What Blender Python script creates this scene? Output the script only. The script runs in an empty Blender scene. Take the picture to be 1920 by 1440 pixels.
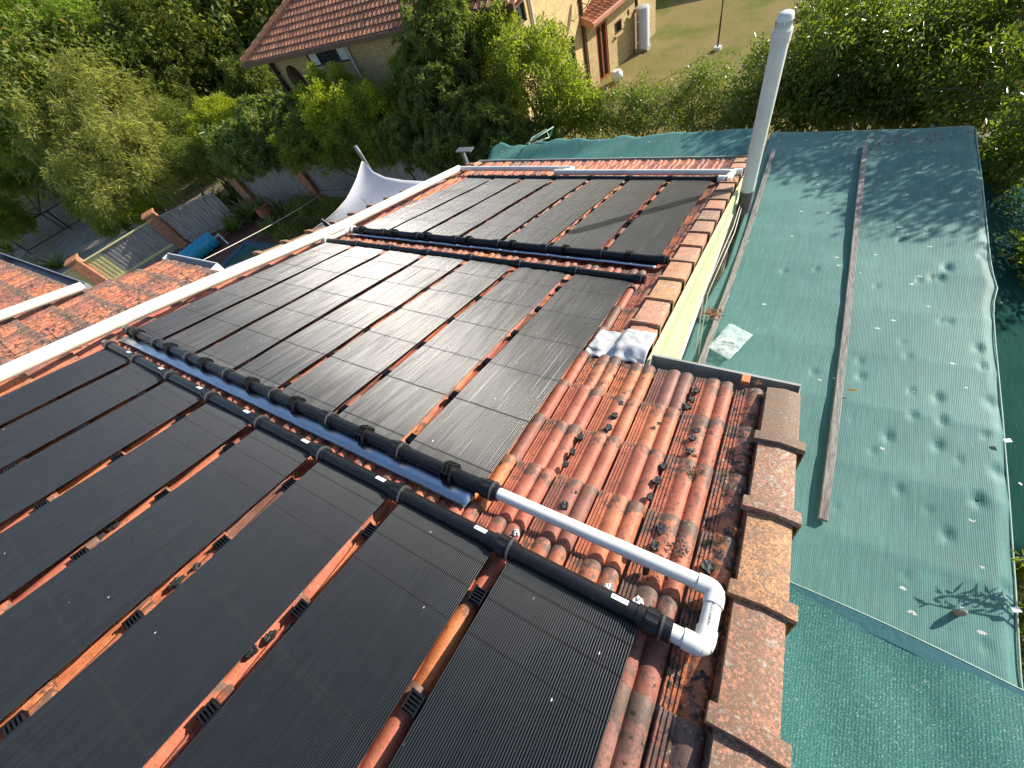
import bpy, math, random
import numpy as np
from mathutils import Vector, Matrix
rnd = random.Random(7)
rng = np.random.default_rng(7)
S = bpy.context.scene
COL = S.collection
rad = math.radians

# ------------------------------------------------------------------ camera
F_PX = 738.0                       # focal length in pixels of a 1920-wide frame
CAM_H = 9.0                        # camera height over the yard
def _n(v): return v / np.linalg.norm(v)
nad = _n(np.array([256.0, 475.0, F_PX]))           # direction of straight down in the camera frame (x right, y down, z forward)
hor = np.array([1370.0, 387.0, -F_PX]); hor = _n(hor - hor.dot(nad) * nad)
fwd = np.cross(hor, -nad)
RW = np.array([hor, -fwd if (np.array([595.0, -693.0, F_PX]).dot(fwd) < 0) else fwd, -nad])
CAM = np.array([0.0, 0.0, CAM_H])
cd = bpy.data.cameras.new('camera'); co = bpy.data.objects.new('camera', cd); COL.objects.link(co)
cx, cy, cz = RW[:, 0], RW[:, 1], RW[:, 2]
co.matrix_world = Matrix(((cx[0], -cy[0], -cz[0], CAM[0]), (cx[1], -cy[1], -cz[1], CAM[1]), (cx[2], -cy[2], -cz[2], CAM[2]), (0, 0, 0, 1)))
cd.sensor_width = 36.0; cd.lens = F_PX / 1920 * 36; cd.clip_start = 0.05; cd.clip_end = 2000
S.camera = co

# ------------------------------------------------------------------ light
SUN = _n(np.array([0.578, 0.731, 0.375]))
el = math.asin(SUN[2]); az = math.atan2(SUN[0], SUN[1])
W = bpy.data.worlds.new('World'); S.world = W; W.use_nodes = True
nt = W.node_tree; bg = nt.nodes['Background']
sk = nt.nodes.new('ShaderNodeTexSky'); sk.sky_type = 'NISHITA'; sk.sun_disc = False
sk.sun_elevation = el; sk.sun_rotation = az; sk.air_density = 1.0; sk.dust_density = 0.6; sk.ozone_density = 1.5
nt.links.new(sk.outputs[0], bg.inputs[0]); bg.inputs[1].default_value = 0.125
sl = bpy.data.lights.new('sun', 'SUN'); sl.energy = 5.0; sl.angle = rad(0.53); sl.color = (1.0, 0.93, 0.83)
so = bpy.data.objects.new('sun', sl); COL.objects.link(so)
so.rotation_euler = Vector(SUN).to_track_quat('Z', 'Y').to_euler()
S.view_settings.view_transform = 'Standard'; S.view_settings.look = 'None'; S.view_settings.gamma = 1.0
S.view_settings.exposure = 0.85

# ------------------------------------------------------------------ measuring helpers
def ray(px, py): return RW @ np.array([px - 960.0, py - 720.0, F_PX])
def on_z(px, py, z):               # point of the level plane z
    d = ray(px, py); return CAM + d * ((z - CAM_H) / d[2])
def on_y(px, py, y):
    d = ray(px, py); return CAM + d * (y / d[1])
PITCH = rad(20.035); TP = math.tan(PITCH); RH = 1.7
RO = np.array([0, 0, CAM_H - RH]); RU = np.array([1.0, 0, 0]); RD = np.array([0, math.cos(PITCH), -math.sin(PITCH)]); RN = np.array([0, math.sin(PITCH), math.cos(PITCH)])
def RP(u, v, n=0.0): return RO + RU * u + RD * v + RN * n
def on_roof(px, py, n=0.0):        # (u, v) on the roof plane lifted by n
    d = ray(px, py); p0 = RO + RN * n
    t = (p0 - CAM).dot(RN) / d.dot(RN); p = CAM + d * t - RO
    return p.dot(RU), p.dot(RD)
def depth_px(y, px, py):           # metres per full-size pixel at distance y
    d = ray(px, py); return (y / d[1])

# ------------------------------------------------------------------ object helpers
class MB:
    def __init__(s): s.v = []; s.f = []
    def add(s, vs, fs):
        o = len(s.v); s.v.extend([tuple(map(float, p)) for p in vs]); s.f.extend([tuple(i + o for i in f) for f in fs])
    def box(s, c, size, ax=None, bev=0.0):
        c = np.array(c, float); X, Y, Z = ax if ax is not None else (np.array([1., 0, 0]), np.array([0, 1., 0]), np.array([0, 0, 1.]))
        a, b, h = [q / 2 for q in size]
        if bev <= 0:
            vs = [c + X * sx * a + Y * sy * b + Z * sz * h for sz in (-1, 1) for sy in (-1, 1) for sx in (-1, 1)]
            s.add(vs, [(0, 2, 3, 1), (4, 5, 7, 6), (0, 1, 5, 4), (2, 6, 7, 3), (0, 4, 6, 2), (1, 3, 7, 5)])
        else:
            vs = []
            for z, k in ((-h, bev), (-h + bev, 0), (h - bev, 0), (h, bev)):
                for sx, sy in ((-1, -1), (1, -1), (1, 1), (-1, 1)):
                    vs.append(c + X * sx * (a - k) + Y * sy * (b - k) + Z * z)
            fs = [(3, 2, 1, 0), (12, 13, 14, 15)]
            for l in range(3):
                for i in range(4): fs.append((l * 4 + i, l * 4 + (i + 1) % 4, l * 4 + 4 + (i + 1) % 4, l * 4 + 4 + i))
            s.add(vs, fs)
    def tube(s, pts, r, seg=12, caps=True, prof=None):
        pts = [np.array(p, float) for p in pts]; n = len(pts)
        rs = r if hasattr(r, '__len__') else [r] * n
        t0 = _n(pts[1] - pts[0]); a = np.array([0, 0, 1.]) if abs(t0[2]) < 0.9 else np.array([1., 0, 0])
        u = _n(np.cross(t0, a)); vs = []
        for i in range(n):
            t = _n(pts[min(i + 1, n - 1)] - pts[max(i - 1, 0)])
            u = _n(u - u.dot(t) * t); w = np.cross(t, u)
            for k in range(seg):
                an = 2 * math.pi * k / seg; q = rs[i] * (prof[k % len(prof)] if prof else 1)
                vs.append(pts[i] + u * math.cos(an) * q + w * math.sin(an) * q)
        fs = [(i * seg + k, i * seg + (k + 1) % seg, (i + 1) * seg + (k + 1) % seg, (i + 1) * seg + k) for i in range(n - 1) for k in range(seg)]
        if caps: fs += [tuple(range(seg - 1, -1, -1)), tuple((n - 1) * seg + k for k in range(seg))]
        s.add(vs, fs)
    def grid(s, P):                 # P: rows x cols x 3
        R, C = P.shape[:2]; s.add(P.reshape(-1, 3), [(i * C + j, i * C + j + 1, (i + 1) * C + j + 1, (i + 1) * C + j) for i in range(R - 1) for j in range(C - 1)])

BASE = {}
def _link(o, parent):
    COL.objects.link(o)
    if parent is not None: o.parent = parent
def thing(name, label, cat, loc=(0, 0, 0), group=None, kind=None):
    o = bpy.data.objects.new(name, None); o.empty_display_size = 0.1; COL.objects.link(o)
    o.location = tuple(map(float, loc)); BASE[o.name] = np.array(loc, float)
    tag(o, label, cat, group, kind); return o
def tag(o, label=None, cat=None, group=None, kind=None):
    if label: o['label'] = label
    if cat: o['category'] = cat
    if group: o['group'] = group
    if kind: o['kind'] = kind
    return o
def mesh(name, V, Fq, mat, parent=None, smooth=False, attrs=None, base=None):
    """V (n,3) array, Fq list of tuples or an (m,k) int array"""
    V = np.asarray(V, np.float32).reshape(-1, 3)
    b = BASE[parent.name] if parent is not None else (np.array(base, float) if base is not None else np.zeros(3))
    V = V - b.astype(np.float32)
    me = bpy.data.meshes.new(name)
    if isinstance(Fq, np.ndarray):
        m, k = Fq.shape; me.vertices.add(len(V)); me.vertices.foreach_set('co', V.ravel())
        me.loops.add(m * k); me.loops.foreach_set('vertex_index', Fq.astype(np.int32).ravel())
        me.polygons.add(m); me.polygons.foreach_set('loop_start', np.arange(0, m * k, k, dtype=np.int32))
        me.update(calc_edges=True); me.validate(verbose=False)
    else:
        me.from_pydata(V.tolist(), [], Fq); me.update()
    me.materials.append(mat)
    if smooth: me.polygons.foreach_set('use_smooth', np.ones(len(me.polygons), bool))
    for an, arr in (attrs or {}).items():
        at = me.attributes.new(an, 'FLOAT_COLOR', 'POINT'); arr = np.asarray(arr, np.float32)
        if arr.shape[1] == 3: arr = np.concatenate([arr, np.ones((len(arr), 1), np.float32)], 1)
        at.data.foreach_set('color', arr.ravel())
    o = bpy.data.objects.new(name, me); _link(o, parent)
    BASE[o.name] = b
    if parent is None: o.location = tuple(b)
    return o
def obj(name, mb, mat, parent=None, smooth=False, base=None):
    return mesh(name, mb.v, mb.f, mat, parent, smooth, base=base)
def auto_smooth(o, ang=35):
    me = o.data; me.polygons.foreach_set('use_smooth', np.ones(len(me.polygons), bool))
    me.set_sharp_from_angle(angle=rad(ang)); return o

# ------------------------------------------------------------------ materials
def newmat(name):
    m = bpy.data.materials.new(name); m.use_nodes = True; t = m.node_tree
    return m, t, t.nodes['Principled BSDF']
def N(t, typ, **kw):
    n = t.nodes.new(typ)
    for k, v in kw.items():
        if k.startswith('i_'):
            key = k[2:]; n.inputs[int(key) if key.isdigit() else key].default_value = v
        else: setattr(n, k, v)
    return n
def ramp(t, fac, stops, interp='LINEAR'):
    r = t.nodes.new('ShaderNodeValToRGB'); r.color_ramp.interpolation = interp
    e = r.color_ramp.elements
    while len(e) < len(stops): e.new(0.5)
    for q, (p, c) in zip(e, stops): q.position = p; q.color = c if len(c) == 4 else (*c, 1)
    t.links.new(fac, r.inputs[0]); return r
def mixc(t, fac, a, b, mode='MIX'):
    m = t.nodes.new('ShaderNodeMix'); m.data_type = 'RGBA'; m.blend_type = mode
    for s, v in ((m.inputs[0], fac), (m.inputs[6], a), (m.inputs[7], b)):
        if hasattr(v, 'is_output') or hasattr(v, 'links'): t.links.new(v, s)
        else: s.default_value = v if not isinstance(v, tuple) or len(v) == 4 else (*v, 1)
    return m.outputs[2]
def mth(t, op, a, b=None, c=None, clamp=False):
    m = t.nodes.new('ShaderNodeMath'); m.operation = op; m.use_clamp = clamp
    for s, v in zip(m.inputs, (a, b, c)):
        if v is None: continue
        if hasattr(v, 'links'): t.links.new(v, s)
        else: s.default_value = v
    return m.outputs[0]
def coords(t, scale=(1, 1, 1), rot=(0, 0, 0)):
    tc = t.nodes.new('ShaderNodeTexCoord'); mp = t.nodes.new('ShaderNodeMapping')
    mp.inputs['Scale'].default_value = scale; mp.inputs['Rotation'].default_value = rot
    t.links.new(tc.outputs['Object'], mp.inputs[0]); return mp.outputs[0]
def noise(t, vec, scale, detail=4, rough=0.6, dist=0.0):
    n = N(t, 'ShaderNodeTexNoise'); n.inputs['Scale'].default_value = scale; n.inputs['Detail'].default_value = detail
    n.inputs['Roughness'].default_value = rough; n.inputs['Distortion'].default_value = dist
    if vec is not None: t.links.new(vec, n.inputs['Vector'])
    return n.outputs['Fac']
def bump(t, p, h, strength=0.5, dist=0.01, chain=None):
    b = N(t, 'ShaderNodeBump'); b.inputs['Strength'].default_value = strength; b.inputs['Distance'].default_value = dist
    t.links.new(h, b.inputs['Height'])
    if chain is not None: t.links.new(chain, b.inputs['Normal'])
    if p is not None: t.links.new(b.outputs[0], p.inputs['Normal'])
    return b.outputs[0]
def simple(name, col, rough=0.6, var=0.25, scale=8, spec=0.5, bmp=0.0, metal=0.0, stretch=(1, 1, 1), dirt=None, dirt_amt=0.5):
    m, t, p = newmat(name); c = coords(t, stretch); n = noise(t, c, scale, 6, 0.65)
    a = tuple(q * (1 - var) for q in col); b = tuple(min(1, q * (1 + var)) for q in col)
    r = ramp(t, n, [(0.3, a), (0.7, b)]); out = r.outputs[0]
    if dirt:
        n2 = noise(t, c, scale * 0.37, 5, 0.7); r2 = ramp(t, n2, [(0.5, (0, 0, 0)), (0.68, (1, 1, 1))])
        out = mixc(t, mth(t, 'MULTIPLY', r2.outputs[0], dirt_amt), out, dirt)
    t.links.new(out, p.inputs['Base Color']); p.inputs['Roughness'].default_value = rough
    p.inputs['Metallic'].default_value = metal; p.inputs['Specular IOR Level'].default_value = spec
    if bmp: bump(t, p, n, bmp, 0.01)
    return m

def tile_material(name, cols, fine=True, lich=1.0):
    m, t, p = newmat(name)
    av = N(t, 'ShaderNodeAttribute', attribute_name='var'); au = N(t, 'ShaderNodeAttribute', attribute_name='tuv')
    sv = N(t, 'ShaderNodeSeparateColor'); su = N(t, 'ShaderNodeSeparateColor')
    t.links.new(av.outputs['Color'], sv.inputs[0]); t.links.new(au.outputs['Color'], su.inputs[0])
    c = coords(t)
    base = ramp(t, sv.outputs[0], [(i / (len(cols) - 1), q) for i, q in enumerate(cols)]).outputs[0]
    n1 = noise(t, c, 9, 6, 0.7); n2 = noise(t, c, 34, 5, 0.75); n3 = noise(t, c, 120, 3, 0.7)
    base = mixc(t, ramp(t, n1, [(0.35, (0, 0, 0)), (0.65, (1, 1, 1))]).outputs[0], mixc(t, 1.0, base, (0.70, 0.62, 0.58), 'MULTIPLY'), mixc(t, 1.0, base, (1.15, 1.12, 1.08), 'MULTIPLY'))
    base = mixc(t, ramp(t, n3, [(0.52, (0, 0, 0)), (0.70, (0.62, 0.62, 0.62))]).outputs[0], base, (0.12, 0.055, 0.035))
    # dark weathering on the exposed lip of every tile
    lip = mth(t, 'ADD', ramp(t, su.outputs[1], [(0.66, (0, 0, 0)), (0.98, (0.42, 0.42, 0.42))]).outputs[0], mth(t, 'MULTIPLY', sv.outputs[2], 0.30))
    lipm = ramp(t, mth(t, 'ADD', lip, mth(t, 'MULTIPLY_ADD', noise(t, c, 19, 6, 0.75), 2.3, -0.84)), [(0.54, (0, 0, 0)), (0.76, (0.88, 0.88, 0.88))]).outputs[0]
    base = mixc(t, lipm, base, mixc(t, n1, (0.15, 0.10, 0.07), (0.05, 0.042, 0.035)))
    # pale crusty lichen
    vo = N(t, 'ShaderNodeTexVoronoi', i_Scale=60.0); t.links.new(c, vo.inputs['Vector'])
    pl = mth(t, 'ADD', mth(t, 'MULTIPLY', noise(t, c, 22, 5, 0.8), 1.0), mth(t, 'MULTIPLY', sv.outputs[2], 0.15 * lich))
    plm = ramp(t, mth(t, 'SUBTRACT', pl, mth(t, 'MULTIPLY', vo.outputs[0], 0.28)), [(0.60, (0, 0, 0)), (0.68, (0.9, 0.9, 0.9))]).outputs[0]
    base = mixc(t, plm, base, mixc(t, n3, (0.38, 0.33, 0.21), (0.52, 0.48, 0.36)))
    # black moss
    mo = ramp(t, mth(t, 'ADD', noise(t, c, 24, 6, 0.8), mth(t, 'MULTIPLY', sv.outputs[2], 0.17)), [(0.66, (0, 0, 0)), (0.73, (1, 1, 1))]).outputs[0]
    base = mixc(t, mo, base, (0.022, 0.018, 0.014))
    t.links.new(base, p.inputs['Base Color'])
    p.inputs['Roughness'].default_value = 0.62; p.inputs['Specular IOR Level'].default_value = 0.45
    h = mth(t, 'ADD', mth(t, 'MULTIPLY', n2, 0.6), mth(t, 'MULTIPLY', n3, 0.5)); h = mth(t, 'ADD', h, mth(t, 'MULTIPLY', plm, 0.5))
    if fine:        # stepped nicks in the ribbed channel
        inr = mth(t, 'MULTIPLY', mth(t, 'GREATER_THAN', su.outputs[0], 0.09), mth(t, 'LESS_THAN', su.outputs[0], 0.30))
        saw = mth(t, 'FRACT', mth(t, 'ADD', mth(t, 'MULTIPLY', su.outputs[1], 11.0), mth(t, 'MULTIPLY', su.outputs[0], 4.0)))
        gr = mth(t, 'LESS_THAN', saw, 0.22)
        h = mth(t, 'SUBTRACT', h, mth(t, 'MULTIPLY', mth(t, 'MULTIPLY', inr, gr), 2.6))
    bump(t, p, h, 0.55, 0.004)
    return m
M = {}
TC = [(0.60, 0.215, 0.075), (0.50, 0.165, 0.090), (0.44, 0.140, 0.090), (0.55, 0.200, 0.095), (0.38, 0.125, 0.085), (0.22, 0.115, 0.09)]
M['tile'] = tile_material('terracotta', TC)
M['tile_far'] = tile_material('terracotta_far', [(0.64, 0.28, 0.14), (0.54, 0.23, 0.12), (0.42, 0.18, 0.105), (0.58, 0.28, 0.16)], False, 0.2)
def cap_material():
    m, t, p = newmat('capping'); c = coords(t)
    av = N(t, 'ShaderNodeAttribute', attribute_name='var'); sv = N(t, 'ShaderNodeSeparateColor'); t.links.new(av.outputs['Color'], sv.inputs[0])
    base = ramp(t, sv.outputs[0], [(0, (0.56, 0.27, 0.11)), (0.5, (0.50, 0.21, 0.13)), (1, (0.38, 0.24, 0.17))]).outputs[0]
    n1 = noise(t, c, 3.5, 5, 0.7); n2 = noise(t, c, 110, 6, 0.85, 0.4); n3 = noise(t, c, 34, 5, 0.7)
    base = mixc(t, ramp(t, n1, [(0.3, (0, 0, 0)), (0.7, (1, 1, 1))]).outputs[0], base, mixc(t, 1.0, base, (1.25, 1.3, 1.25), 'MULTIPLY'))
    sp = ramp(t, mth(t, 'ADD', mth(t, 'MULTIPLY', n2, 0.75), mth(t, 'MULTIPLY', mth(t, 'ADD', mth(t, 'MULTIPLY', n3, 0.5), mth(t, 'MULTIPLY', sv.outputs[1], 0.25)), 0.5)), [(0.535, (0, 0, 0)), (0.60, (0.92, 0.92, 0.92))]).outputs[0]
    base = mixc(t, sp, base, mixc(t, n3, (0.07, 0.045, 0.025), (0.17, 0.12, 0.08)))
    base = mixc(t, ramp(t, noise(t, c, 9, 6, 0.75), [(0.44, (0, 0, 0)), (0.66, (0.75, 0.75, 0.75))]).outputs[0], base, mixc(t, n3, (0.13, 0.07, 0.04), (0.26, 0.15, 0.09)))
    gl = ramp(t, mth(t, 'ADD', n3, mth(t, 'MULTIPLY', sv.outputs[2], 0.2)), [(0.68, (0, 0, 0)), (0.8, (0.6, 0.6, 0.6))]).outputs[0]
    base = mixc(t, gl, base, (0.5, 0.45, 0.38))
    t.links.new(base, p.inputs['Base Color']); p.inputs['Roughness'].default_value = 0.75
    bump(t, p, mth(t, 'ADD', n2, n3), 0.45, 0.004); return m
M['cap'] = cap_material()
def mat_plastic():
    m, t, p = newmat('black_rubber'); c = coords(t, (1, 0.04, 0.04)); n = noise(t, c, 60, 3, 0.6); d = noise(t, coords(t), 14, 6, 0.75)
    r = ramp(t, n, [(0.3, (0.006, 0.0065, 0.0075)), (0.7, (0.012, 0.013, 0.0145))])
    o = mixc(t, ramp(t, d, [(0.45, (0, 0, 0)), (0.8, (0.12, 0.12, 0.12))]).outputs[0], r.outputs[0], (0.06, 0.058, 0.055))
    sp = N(t, 'ShaderNodeTexVoronoi', i_Scale=7.0); t.links.new(coords(t), sp.inputs['Vector'])
    o = mixc(t, ramp(t, sp.outputs[0], [(0.0, (1, 1, 1)), (0.030, (1, 1, 1)), (0.036, (0, 0, 0))]).outputs[0], o, (0.45, 0.43, 0.36))
    t.links.new(o, p.inputs['Base Color']); av = N(t, 'ShaderNodeAttribute', attribute_name='var'); sv = N(t, 'ShaderNodeSeparateColor'); t.links.new(av.outputs['Color'], sv.inputs[0])
    t.links.new(mth(t, 'MULTIPLY_ADD', sv.outputs[0], -0.5, 0.85), p.inputs['Specular IOR Level']); t.links.new(mth(t, 'MULTIPLY_ADD', sv.outputs[0], 0.3, 0.34), p.inputs['Roughness'])
    return m
M['mat'] = mat_plastic()
M['black'] = simple('black_plastic', (0.009, 0.009, 0.010), 0.36, 0.35, 20, 0.4, 0.03)
M['pvc'] = simple('white_pvc', (0.70, 0.69, 0.63), 0.38, 0.05, 5, 0.5, 0.02, dirt=(0.40, 0.38, 0.33), dirt_amt=0.45)
M['pvc_cream'] = simple('cream_pvc', (0.72, 0.70, 0.60), 0.5, 0.05, 4, 0.4, 0.02, dirt=(0.42, 0.40, 0.30), dirt_amt=0.35)
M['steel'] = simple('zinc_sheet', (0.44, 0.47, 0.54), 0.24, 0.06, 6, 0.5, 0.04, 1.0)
M['lead'] = simple('lead_flashing', (0.46, 0.455, 0.45), 0.42, 0.3, 16, 0.5, 0.4, 0.0, dirt=(0.66, 0.66, 0.65), dirt_amt=0.6)
M['gutter'] = simple('cream_gutter', (0.46, 0.46, 0.40), 0.5, 0.15, 9, 0.4, 0.05, dirt=(0.20, 0.19, 0.15), dirt_amt=0.5)
M['gutter_w'] = simple('white_gutter', (0.62, 0.63, 0.63), 0.45, 0.1, 9, 0.4, 0.03)
M['cream'] = simple('cream_board', (0.58, 0.60, 0.33), 0.55, 0.06, 2.2, 0.4, 0.03, stretch=(1, 0.25, 1))
M['timber'] = simple('grey_timber', (0.25, 0.232, 0.21), 0.85, 0.45, 26, 0.2, 0.6, stretch=(3, 0.14, 3), dirt=(0.09, 0.075, 0.06), dirt_amt=0.7)
M['fence_wood'] = simple('old_paling', (0.30, 0.28, 0.26), 0.9, 0.5, 7, 0.2, 0.3, stretch=(4, 4, 0.4), dirt=(0.10, 0.09, 0.08), dirt_amt=0.7)
M['fence_new'] = simple('treated_pine', (0.60, 0.55, 0.26), 0.8, 0.12, 6, 0.2, 0.2, stretch=(4, 4, 0.4))
M['trunk'] = simple('bark', (0.13, 0.105, 0.08), 0.9, 0.5, 10, 0.2, 0.6, stretch=(2, 2, 0.5), dirt=(0.28, 0.26, 0.22), dirt_amt=0.5)
M['darkmetal'] = simple('dark_metal', (0.03, 0.028, 0.026), 0.5, 0.2, 6)
M['brownmetal'] = simple('brown_trim', (0.12, 0.05, 0.035), 0.45, 0.15, 4, dirt=(0.06, 0.03, 0.025), dirt_amt=0.5)
M['salmon'] = simple('salmon_trim', (0.52, 0.24, 0.15), 0.5, 0.1, 4)
M['doorwood'] = simple('brown_joinery', (0.26, 0.085, 0.03), 0.45, 0.2, 5)
M['galv'] = simple('galvanised', (0.14, 0.17, 0.165), 0.55, 0.15, 6, 0.4, 0.0, 0.2)
M['tank'] = simple('tank_paint', (0.52, 0.55, 0.57), 0.4, 0.06, 3)
M['concrete'] = simple('concrete', (0.30, 0.27, 0.22), 0.9, 0.25, 2, 0.2, 0.2, dirt=(0.14, 0.12, 0.10), dirt_amt=0.6)
M['poolcover'] = simple('blue_cover', (0.02, 0.28, 0.42), 0.35, 0.35, 9, 0.5, 0.5)
M['pot'] = simple('terracotta_pot', (0.40, 0.13, 0.06), 0.8, 0.2, 8)
M['tar'] = simple('tar', (0.018, 0.020, 0.021), 0.6, 0.3, 30, 0.4, 0.4)
M['sticker'] = simple('white_sticker', (0.8, 0.8, 0.8), 0.4, 0.03, 3)
M['ink'] = simple('grey_ink', (0.10, 0.12, 0.13), 0.6, 0.1, 3)
M['rope'] = simple('pale_rope', (0.55, 0.52, 0.42), 0.8, 0.1, 30)
M['leaflitter'] = simple('dry_leaves', (0.18, 0.07, 0.03), 0.9, 0.4, 30)
M['silicone'] = simple('milky_silicone', (0.62, 0.62, 0.64), 0.25, 0.1, 20, 0.6, 0.3)
M['vent_base'] = simple('grey_collar', (0.15, 0.125, 0.105), 0.7, 0.25, 9, 0.3, 0.2, dirt=(0.30, 0.28, 0.25), dirt_amt=0.5)

def brick_material(name, c1, c2, mortar, bw=0.23, bh=0.086, rough=0.85):
    m, t, p = newmat(name); tc = N(t, 'ShaderNodeTexCoord'); sx = N(t, 'ShaderNodeSeparateXYZ'); t.links.new(tc.outputs['Object'], sx.inputs[0])
    cb = N(t, 'ShaderNodeCombineXYZ'); t.links.new(mth(t, 'ADD', sx.outputs[0], sx.outputs[1]), cb.inputs[0]); t.links.new(sx.outputs[2], cb.inputs[1])
    b = N(t, 'ShaderNodeTexBrick'); t.links.new(cb.outputs[0], b.inputs['Vector'])
    b.inputs['Scale'].default_value = 1.0; b.inputs['Brick Width'].default_value = bw; b.inputs['Row Height'].default_value = bh
    b.inputs['Mortar Size'].default_value = 0.011; b.inputs['Color1'].default_value = (*c1, 1); b.inputs['Color2'].default_value = (*c2, 1); b.inputs['Mortar'].default_value = (*mortar, 1)
    n = noise(t, coords(t), 6, 6, 0.7); o = mixc(t, 1.0, b.outputs[0], ramp(t, n, [(0.3, (0.75, 0.72, 0.7)), (0.7, (1.12, 1.1, 1.08))]).outputs[0], 'MULTIPLY')
    t.links.new(o, p.inputs['Base Color']); p.inputs['Roughness'].default_value = rough
    bump(t, p, mth(t, 'SUBTRACT', 1.0, b.outputs['Fac']), 0.6, 0.012); return m
M['brick_y'] = brick_material('cream_brick', (0.56, 0.42, 0.18), (0.46, 0.34, 0.14), (0.34, 0.26, 0.14))
M['brick_r'] = brick_material('orange_brick', (0.46, 0.17, 0.065), (0.30, 0.11, 0.06), (0.33, 0.27, 0.21), 0.24, 0.09)
M['paving'] = simple('brick_paving', (0.15, 0.06, 0.045), 0.85, 0.35, 7, 0.3, 0.3, dirt=(0.06, 0.04, 0.03), dirt_amt=0.5)

def glass(name, col, rough=0.08):
    m, t, p = newmat(name); p.inputs['Base Color'].default_value = (*col, 1); p.inputs['Roughness'].default_value = rough
    p.inputs['Specular IOR Level'].default_value = 0.8; return m
M['glass'] = glass('window_glass', (0.035, 0.045, 0.05)); M['glass_c'] = glass('curtained_glass', (0.60, 0.64, 0.60), 0.3)
def water():
    m, t, p = newmat('pool_water'); n = noise(t, coords(t), 1.6, 4, 0.6)
    r = ramp(t, n, [(0.3, (0.012, 0.10, 0.085)), (0.7, (0.02, 0.14, 0.115))]); t.links.new(r.outputs[0], p.inputs['Base Color'])
    p.inputs['Roughness'].default_value = 0.06; bump(t, p, noise(t, coords(t), 5, 3, 0.5), 0.10, 0.02); return m
M['water'] = water()
def ground_mat():
    m, t, p = newmat('yard_ground'); c = coords(t); n1 = noise(t, c, 0.35, 6, 0.7); n2 = noise(t, c, 9, 6, 0.8)
    r = ramp(t, n1, [(0.35, (0.11, 0.09, 0.05)), (0.5, (0.32, 0.25, 0.15)), (0.62, (0.10, 0.12, 0.04)), (0.75, (0.42, 0.34, 0.22))])
    t.links.new(mixc(t, 0.8, r.outputs[0], ramp(t, n2, [(0.3, (0.5, 0.5, 0.5)), (0.7, (1.3, 1.3, 1.3))]).outputs[0], 'MULTIPLY'), p.inputs['Base Color']); p.inputs['Roughness'].default_value = 0.95
    bump(t, p, n2, 0.6, 0.05); return m
M['ground'] = ground_mat()
def lawn_mat():
    m, t, p = newmat('dry_lawn'); c = coords(t); n1 = noise(t, c, 0.45, 5, 0.65); n2 = noise(t, c, 14, 6, 0.8); n3 = noise(t, coords(t, (1, 1, 1)), 60, 3, 0.8)
    r = ramp(t, n1, [(0.32, (0.36, 0.27, 0.12)), (0.5, (0.30, 0.25, 0.095)), (0.66, (0.18, 0.21, 0.045))])
    o = mixc(t, 0.85, r.outputs[0], ramp(t, n2, [(0.28, (0.55, 0.55, 0.5)), (0.72, (1.35, 1.3, 1.25))]).outputs[0], 'MULTIPLY')
    t.links.new(o, p.inputs['Base Color']); p.inputs['Roughness'].default_value = 1.0; p.inputs['Specular IOR Level'].default_value = 0.1
    bump(t, p, mth(t, 'ADD', n2, n3), 0.8, 0.05); return m
M['lawn'] = lawn_mat()
def leaf_mat(name, c1, c2, rough=0.4, trans=0.35, spec=0.5):
    m, t, p = newmat(name); av = N(t, 'ShaderNodeAttribute', attribute_name='var'); sv = N(t, 'ShaderNodeSeparateColor'); t.links.new(av.outputs['Color'], sv.inputs[0])
    col = mixc(t, sv.outputs[0], c1, c2); col = mixc(t, mth(t, 'GREATER_THAN', sv.outputs[1], 0.965), col, (0.24, 0.17, 0.03))
    t.links.new(col, p.inputs['Base Color']); p.inputs['Roughness'].default_value = rough; p.inputs['Specular IOR Level'].default_value = spec
    tr = N(t, 'ShaderNodeBsdfTranslucent'); t.links.new(mixc(t, 1.0, col, (2.0, 2.1, 0.8), 'MULTIPLY'), tr.inputs[0])
    mx = N(t, 'ShaderNodeMixShader'); mx.inputs[0].default_value = min(.5, trans * 1.35)
    t.links.new(p.outputs[0], mx.inputs[1]); t.links.new(tr.outputs[0], mx.inputs[2]); t.links.new(mx.outputs[0], t.nodes['Material Output'].inputs[0]); return m
M['l_gloss'] = leaf_mat('glossy_leaf', (0.07, 0.105, 0.016), (0.15, 0.20, 0.03), 0.28, 0.33, 0.5)
M['l_dark'] = leaf_mat('dark_leaf', (0.085, 0.115, 0.024), (0.19, 0.215, 0.055), 0.42, 0.34, 0.3)
M['l_olive'] = leaf_mat('olive_leaf', (0.16, 0.175, 0.055), (0.34, 0.33, 0.115), 0.55, 0.38, 0.2)
M['l_bright'] = leaf_mat('bright_leaf', (0.12, 0.20, 0.030), (0.24, 0.32, 0.055), 0.5, 0.42, 0.2)
M['l_lime'] = leaf_mat('lime_leaf', (0.17, 0.205, 0.020), (0.36, 0.385, 0.045), 0.45, 0.42, 0.25)
M['l_hedge'] = leaf_mat('hedge_leaf', (0.11, 0.15, 0.024), (0.25, 0.285, 0.05), 0.42, 0.37, 0.3)
M['l_narrow'] = leaf_mat('narrow_leaf', (0.085, 0.12, 0.035), (0.19, 0.23, 0.07), 0.42, 0.33, 0.3)
M['l_frangi'] = leaf_mat('frangipani_leaf', (0.10, 0.15, 0.040), (0.22, 0.26, 0.075), 0.4, 0.3, 0.4)
M['l_strap'] = leaf_mat('strap_leaf', (0.07, 0.10, 0.025), (0.20, 0.24, 0.045), 0.4, 0.3, 0.4)
M['l_orange'] = leaf_mat('orange_leaf', (0.30, 0.16, 0.02), (0.40, 0.30, 0.05), 0.45, 0.3, 0.3)
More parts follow.
